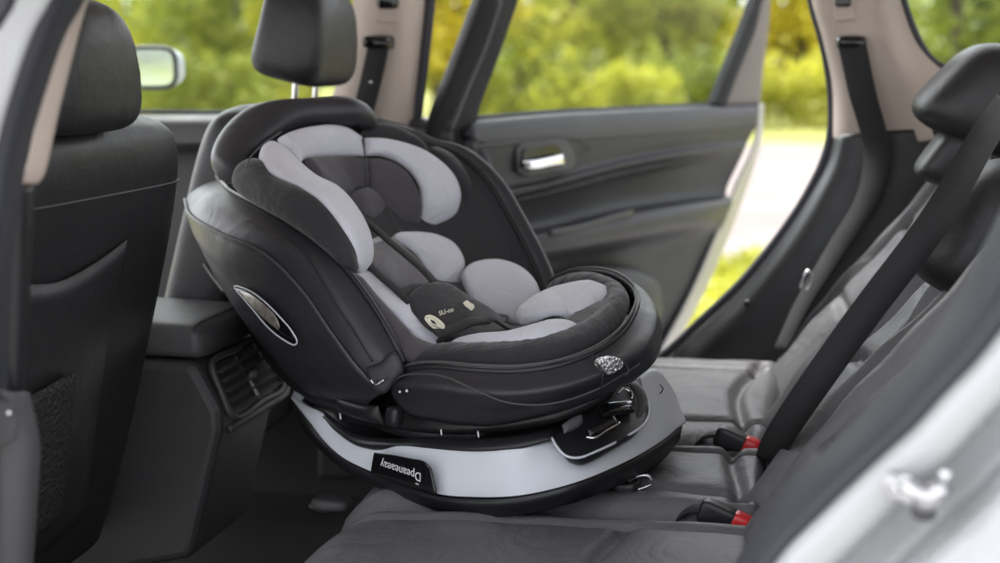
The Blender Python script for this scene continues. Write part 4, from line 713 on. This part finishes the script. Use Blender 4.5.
def ground_sheet(name, x0, x1, y0, y1, z, m, edge=None, n=60):
    V = []; Fc = []
    for i in range(n+1):
        x = x0+(x1-x0)*i/n
        V.append((x, y0+(edge(x) if edge else 0), z)); V.append((x, y1+(edge(x+7)*2 if edge else 0), z))
    Fc = [(2*i, 2*i+2, 2*i+3, 2*i+1) for i in range(n)]
    o = link(name, mesh(V, Fc), m, None, smooth=False); tag(o, kind='structure'); return o
grass = outdoor_mat('grass_ground', [(.14, .16, .03), (.23, .24, .04), (.32, .31, .055)], .9, 1.1)
ground_sheet('ground', -400, 400, -200, 400, 0, grass, n=4)
ground_sheet('road', -300, 300, 8.6, 21, .006, outdoor_mat('pale_road', [(.165, .138, .128), (.21, .178, .166)], .9, .8), edge=lambda x: .35*math.sin(x*1.7)+.2*math.sin(x*4.1), n=1200)
ground_sheet('parking_area', -300, 300, -60, 4.9, .010, outdoor_mat('pale_bounce_paving', [(.26, .25, .245), (.32, .31, .30)], .9, 2), n=4)  # unseen ground beside the car, paled and extended to bounce neutral light inside
def leaf_cloud(centres, n, size, spread):
    c = np.array(centres, float); idx = np.random.randint(0, len(c), n)
    d = np.random.normal(size=(n, 3)); d /= np.linalg.norm(d, axis=1)[:, None]; r = np.random.rand(n, 1)**.45
    P = c[idx, :3]+d*r*c[idx, 3:4]*spread
    a = np.random.normal(size=(n, 3)); a /= np.linalg.norm(a, axis=1)[:, None]; b = np.cross(a, np.random.normal(size=(n, 3))); b /= np.linalg.norm(b, axis=1)[:, None]
    s = size*(.6+.8*np.random.rand(n, 1))
    V = np.stack([P-a*s, P-b*s*.45, P+a*s, P+b*s*.45], 1).reshape(-1, 3)
    me = bpy.data.meshes.new('leaves'); me.from_pydata(V.tolist(), [], [(4*i, 4*i+1, 4*i+2, 4*i+3) for i in range(n)]); me.update(); return me
leafm = {
 'green': outdoor_mat('green_leaves', [(.17, .20, .025), (.28, .32, .04), (.38, .41, .07)], .6, .7, trans=.35),
 'dark': outdoor_mat('dark_leaves', [(.08, .11, .015), (.15, .18, .025), (.22, .24, .04)], .6, .7, trans=.3),
 'yellow': outdoor_mat('yellow_leaves', [(.44, .39, .03), (.58, .50, .04), (.66, .56, .06)], .6, .7, trans=.4),
 'lime': outdoor_mat('lime_leaves', [(.34, .35, .035), (.48, .48, .055), (.58, .56, .08)], .6, .7, trans=.4)}
bark = outdoor_mat('bark', [(.05, .04, .03), (.10, .08, .06)], .9, 8)
def tree(px, d, h, r, kind, label, low=.18, n=3200, trunk=.16):
    x = (px-820)/F*d; base = Vector((x, d, 0))
    t = thing('tree', base, label, 'tree', 'trees beyond the road')
    P = [np.array([x, d, 0]), np.array([x+.1, d, h*.3]), np.array([x-.1, d+.1, h*.6]), np.array([x, d, h*.85])]
    tube('trunk', P, [trunk, trunk*.75, trunk*.5, trunk*.15], bark, t, n=24, k=10)
    C = []
    for i in range(22):
        zz = h*(low+(1-low)*random.random()); f = math.sin(math.pi*min(1, (zz/h-low)/(1-low)*.82+.16))
        a = random.random()*6.28; q = r*f*random.random()**.6
        C.append((x+q*math.cos(a), d+q*math.sin(a), zz, r*(.25+.22*random.random())))
        if i < 7: tube('branch', [np.array([x, d, zz*.7]), np.array([x+q*math.cos(a)*.5, d+q*math.sin(a)*.5, zz*.88]), np.array([x+q*math.cos(a), d+q*math.sin(a), zz])], [.05, .03, .012], bark, t, n=10, k=6)
    me = leaf_cloud(C, n, .16, 1.0); link('crown', me, leafm[kind], t, smooth=False)
    return t
T = [
 (120, 34, 8, 2.6, 'lime', 'lime green tree above the side mirror'),
 (170, 27, 7.5, 1.9, 'green', 'green tree with a dark trunk right of the side mirror'),
 (215, 38, 9, 2.8, 'dark', 'dark tree left of the farther front headrest'),
 (300, 30, 7, 2.2, 'lime', 'light green tree behind the farther front headrest'),
 (438, 26, 6, 1.7, 'yellow', 'yellow tree between the cream pillar and the open door frame'),
 (520, 36, 8, 2.8, 'green', 'green tree at the left of the open door window'),
 (575, 30, 7, 2.2, 'lime', 'lime tree left of centre in the open door window'),
 (630, 40, 9, 3.0, 'dark', 'dark tree in the middle of the open door window'),
 (665, 31, 6.5, 1.9, 'lime', 'pale lime tree right of centre in the open door window'),
 (715, 36, 8, 2.4, 'green', 'green tree at the right of the open door window'),
 (800, 33, 4.0, 2.2, 'yellow', 'golden yellow tree seen between the open door and the rear pillar'),
 (940, 28, 6, 2.0, 'green', 'green tree at the left of the quarter window'),
 (1000, 33, 7.5, 2.4, 'dark', 'dark tree at the right of the quarter window')]
for a in T: tree(*a)
def bush(px, d, h, r, kind, label):
    x = (px-820)/F*d; C = [(x+random.uniform(-r, r), d+random.uniform(-.6, .6), random.uniform(.1, h*.8), h*.35) for i in range(14)]
    t = thing('bush', (x, d, 0), label, 'bush', 'bushes beyond the road')
    link('foliage', leaf_cloud(C, 1500, .10, 1.0), leafm[kind], t, smooth=False)
    for i in range(3): tube('stem', [np.array([x+i*.2-.2, d, 0]), np.array([x+i*.3-.3, d+.1, h*.7])], .02, bark, t, n=6, k=6)
for a in [(105, 25, 1.3, 1.0, 'lime', 'lime bush below the side mirror'), (190, 24, 1.4, 1.2, 'green', 'green bush above the far front window sill'), (240, 26, 1.2, 1.1, 'lime', 'pale bush left of the farther front seat'),
          (505, 25, 1.2, 1.0, 'lime', 'yellow green bush at the left end of the open door sill'), (560, 25, 1.6, .9, 'dark', 'dark bush above the chrome door handle'), (610, 24, 1.3, 1.1, 'lime', 'lime bush above the middle of the open door sill'),
          (680, 26, 1.5, 1.0, 'green', 'green bush near the right end of the open door sill'), (795, 26, 1.3, .9, 'lime', 'lime bush right of the open door edge'), (960, 25, 1.2, 1.0, 'dark', 'dark bush at the foot of the quarter window'),]: bush(*a)
# far wood as one mass
C = [(-70+i*2.1+random.uniform(-1, 1), 62+random.uniform(-4, 4), random.uniform(.5, 11), 3.4) for i in range(66)]+[(-70+i*2.1, 64, random.uniform(0, 5), 3.2) for i in range(66)]
w = link('distant_wood', leaf_cloud(C, 26000, .42, 1.0), leafm['green'], None, smooth=False); tag(w, 'hazy green wood closing off the view beyond the trees', 'wood', kind='stuff')
# grass tufts by the car door
TG = []
for i in range(9000):
    TG.append((random.uniform(-3.2, 1.2), random.uniform(5.0, 8.4), .04, .05))
gt = link('grass_tufts', leaf_cloud(TG, 9000, .05, 1.0), leafm['lime'], None, smooth=False); tag(gt, 'yellow green grass between the car and the pale road', 'grass', kind='stuff')
# ================================================================== LIGHT
wd = bpy.data.worlds.new('World'); scene.world = wd; wd.use_nodes = True; N = wd.node_tree.nodes
sky = N.new('ShaderNodeTexSky'); sky.sky_type = 'NISHITA'; sky.sun_disc = False; SE, SA = R(60), 0
sky.sun_elevation = SE; sky.sun_rotation = R(312); sky.dust_density = 3; sky.air_density = 1.0
LW = wd.node_tree.links
tc = N.new('ShaderNodeTexCoord'); cl = N.new('ShaderNodeTexNoise'); cl.inputs['Scale'].default_value = 2.2; cl.inputs['Detail'].default_value = 6; LW.new(tc.outputs['Generated'], cl.inputs['Vector'])
cm = N.new('ShaderNodeMapRange'); cm.inputs['From Min'].default_value = .3; cm.inputs['From Max'].default_value = .6; cm.inputs['To Min'].default_value = .72; cm.inputs['To Max'].default_value = .95; LW.new(cl.outputs['Fac'], cm.inputs['Value'])
bw = N.new('ShaderNodeRGBToBW'); LW.new(sky.outputs[0], bw.inputs[0])
cc = N.new('ShaderNodeVectorMath'); cc.operation = 'SCALE'; cc.inputs[0].default_value = (1.21, 1.22, 1.245); LW.new(bw.outputs[0], cc.inputs['Scale'])
mxs = N.new('ShaderNodeMix'); mxs.data_type = 'RGBA'; LW.new(cm.outputs[0], mxs.inputs[0]); LW.new(sky.outputs[0], mxs.inputs[6]); LW.new(cc.outputs[0], mxs.inputs[7])
N['Background'].inputs[1].default_value = .15; LW.new(mxs.outputs[2], N['Background'].inputs[0])
sd = bpy.data.lights.new('sun', 'SUN'); sd.energy = SUN_E; sd.angle = R(25); sd.color = (1, .96, .90); so = bpy.data.objects.new('sun', sd); COL.objects.link(so)
ra = R(312); dirv = Vector((math.sin(ra)*math.cos(SE), math.cos(ra)*math.cos(SE), math.sin(SE)))
so.rotation_euler = dirv.to_track_quat('Z', 'Y').to_euler()
scene.view_settings.view_transform = 'Standard'; scene.view_settings.look = 'None'; scene.view_settings.gamma = 1; scene.view_settings.exposure = EXPO
scene.render.engine = 'CYCLES'; scene.cycles.use_denoising = True; scene.cycles.max_bounces = 8; scene.cycles.transparent_max_bounces = 12

# nothing deeper than thing > part > sub-part
def depth(o):
    d = 1
    while o.parent: o = o.parent; d += 1
    return d
for o in list(bpy.data.objects):
    while depth(o) > 3: o.parent = o.parent.parent
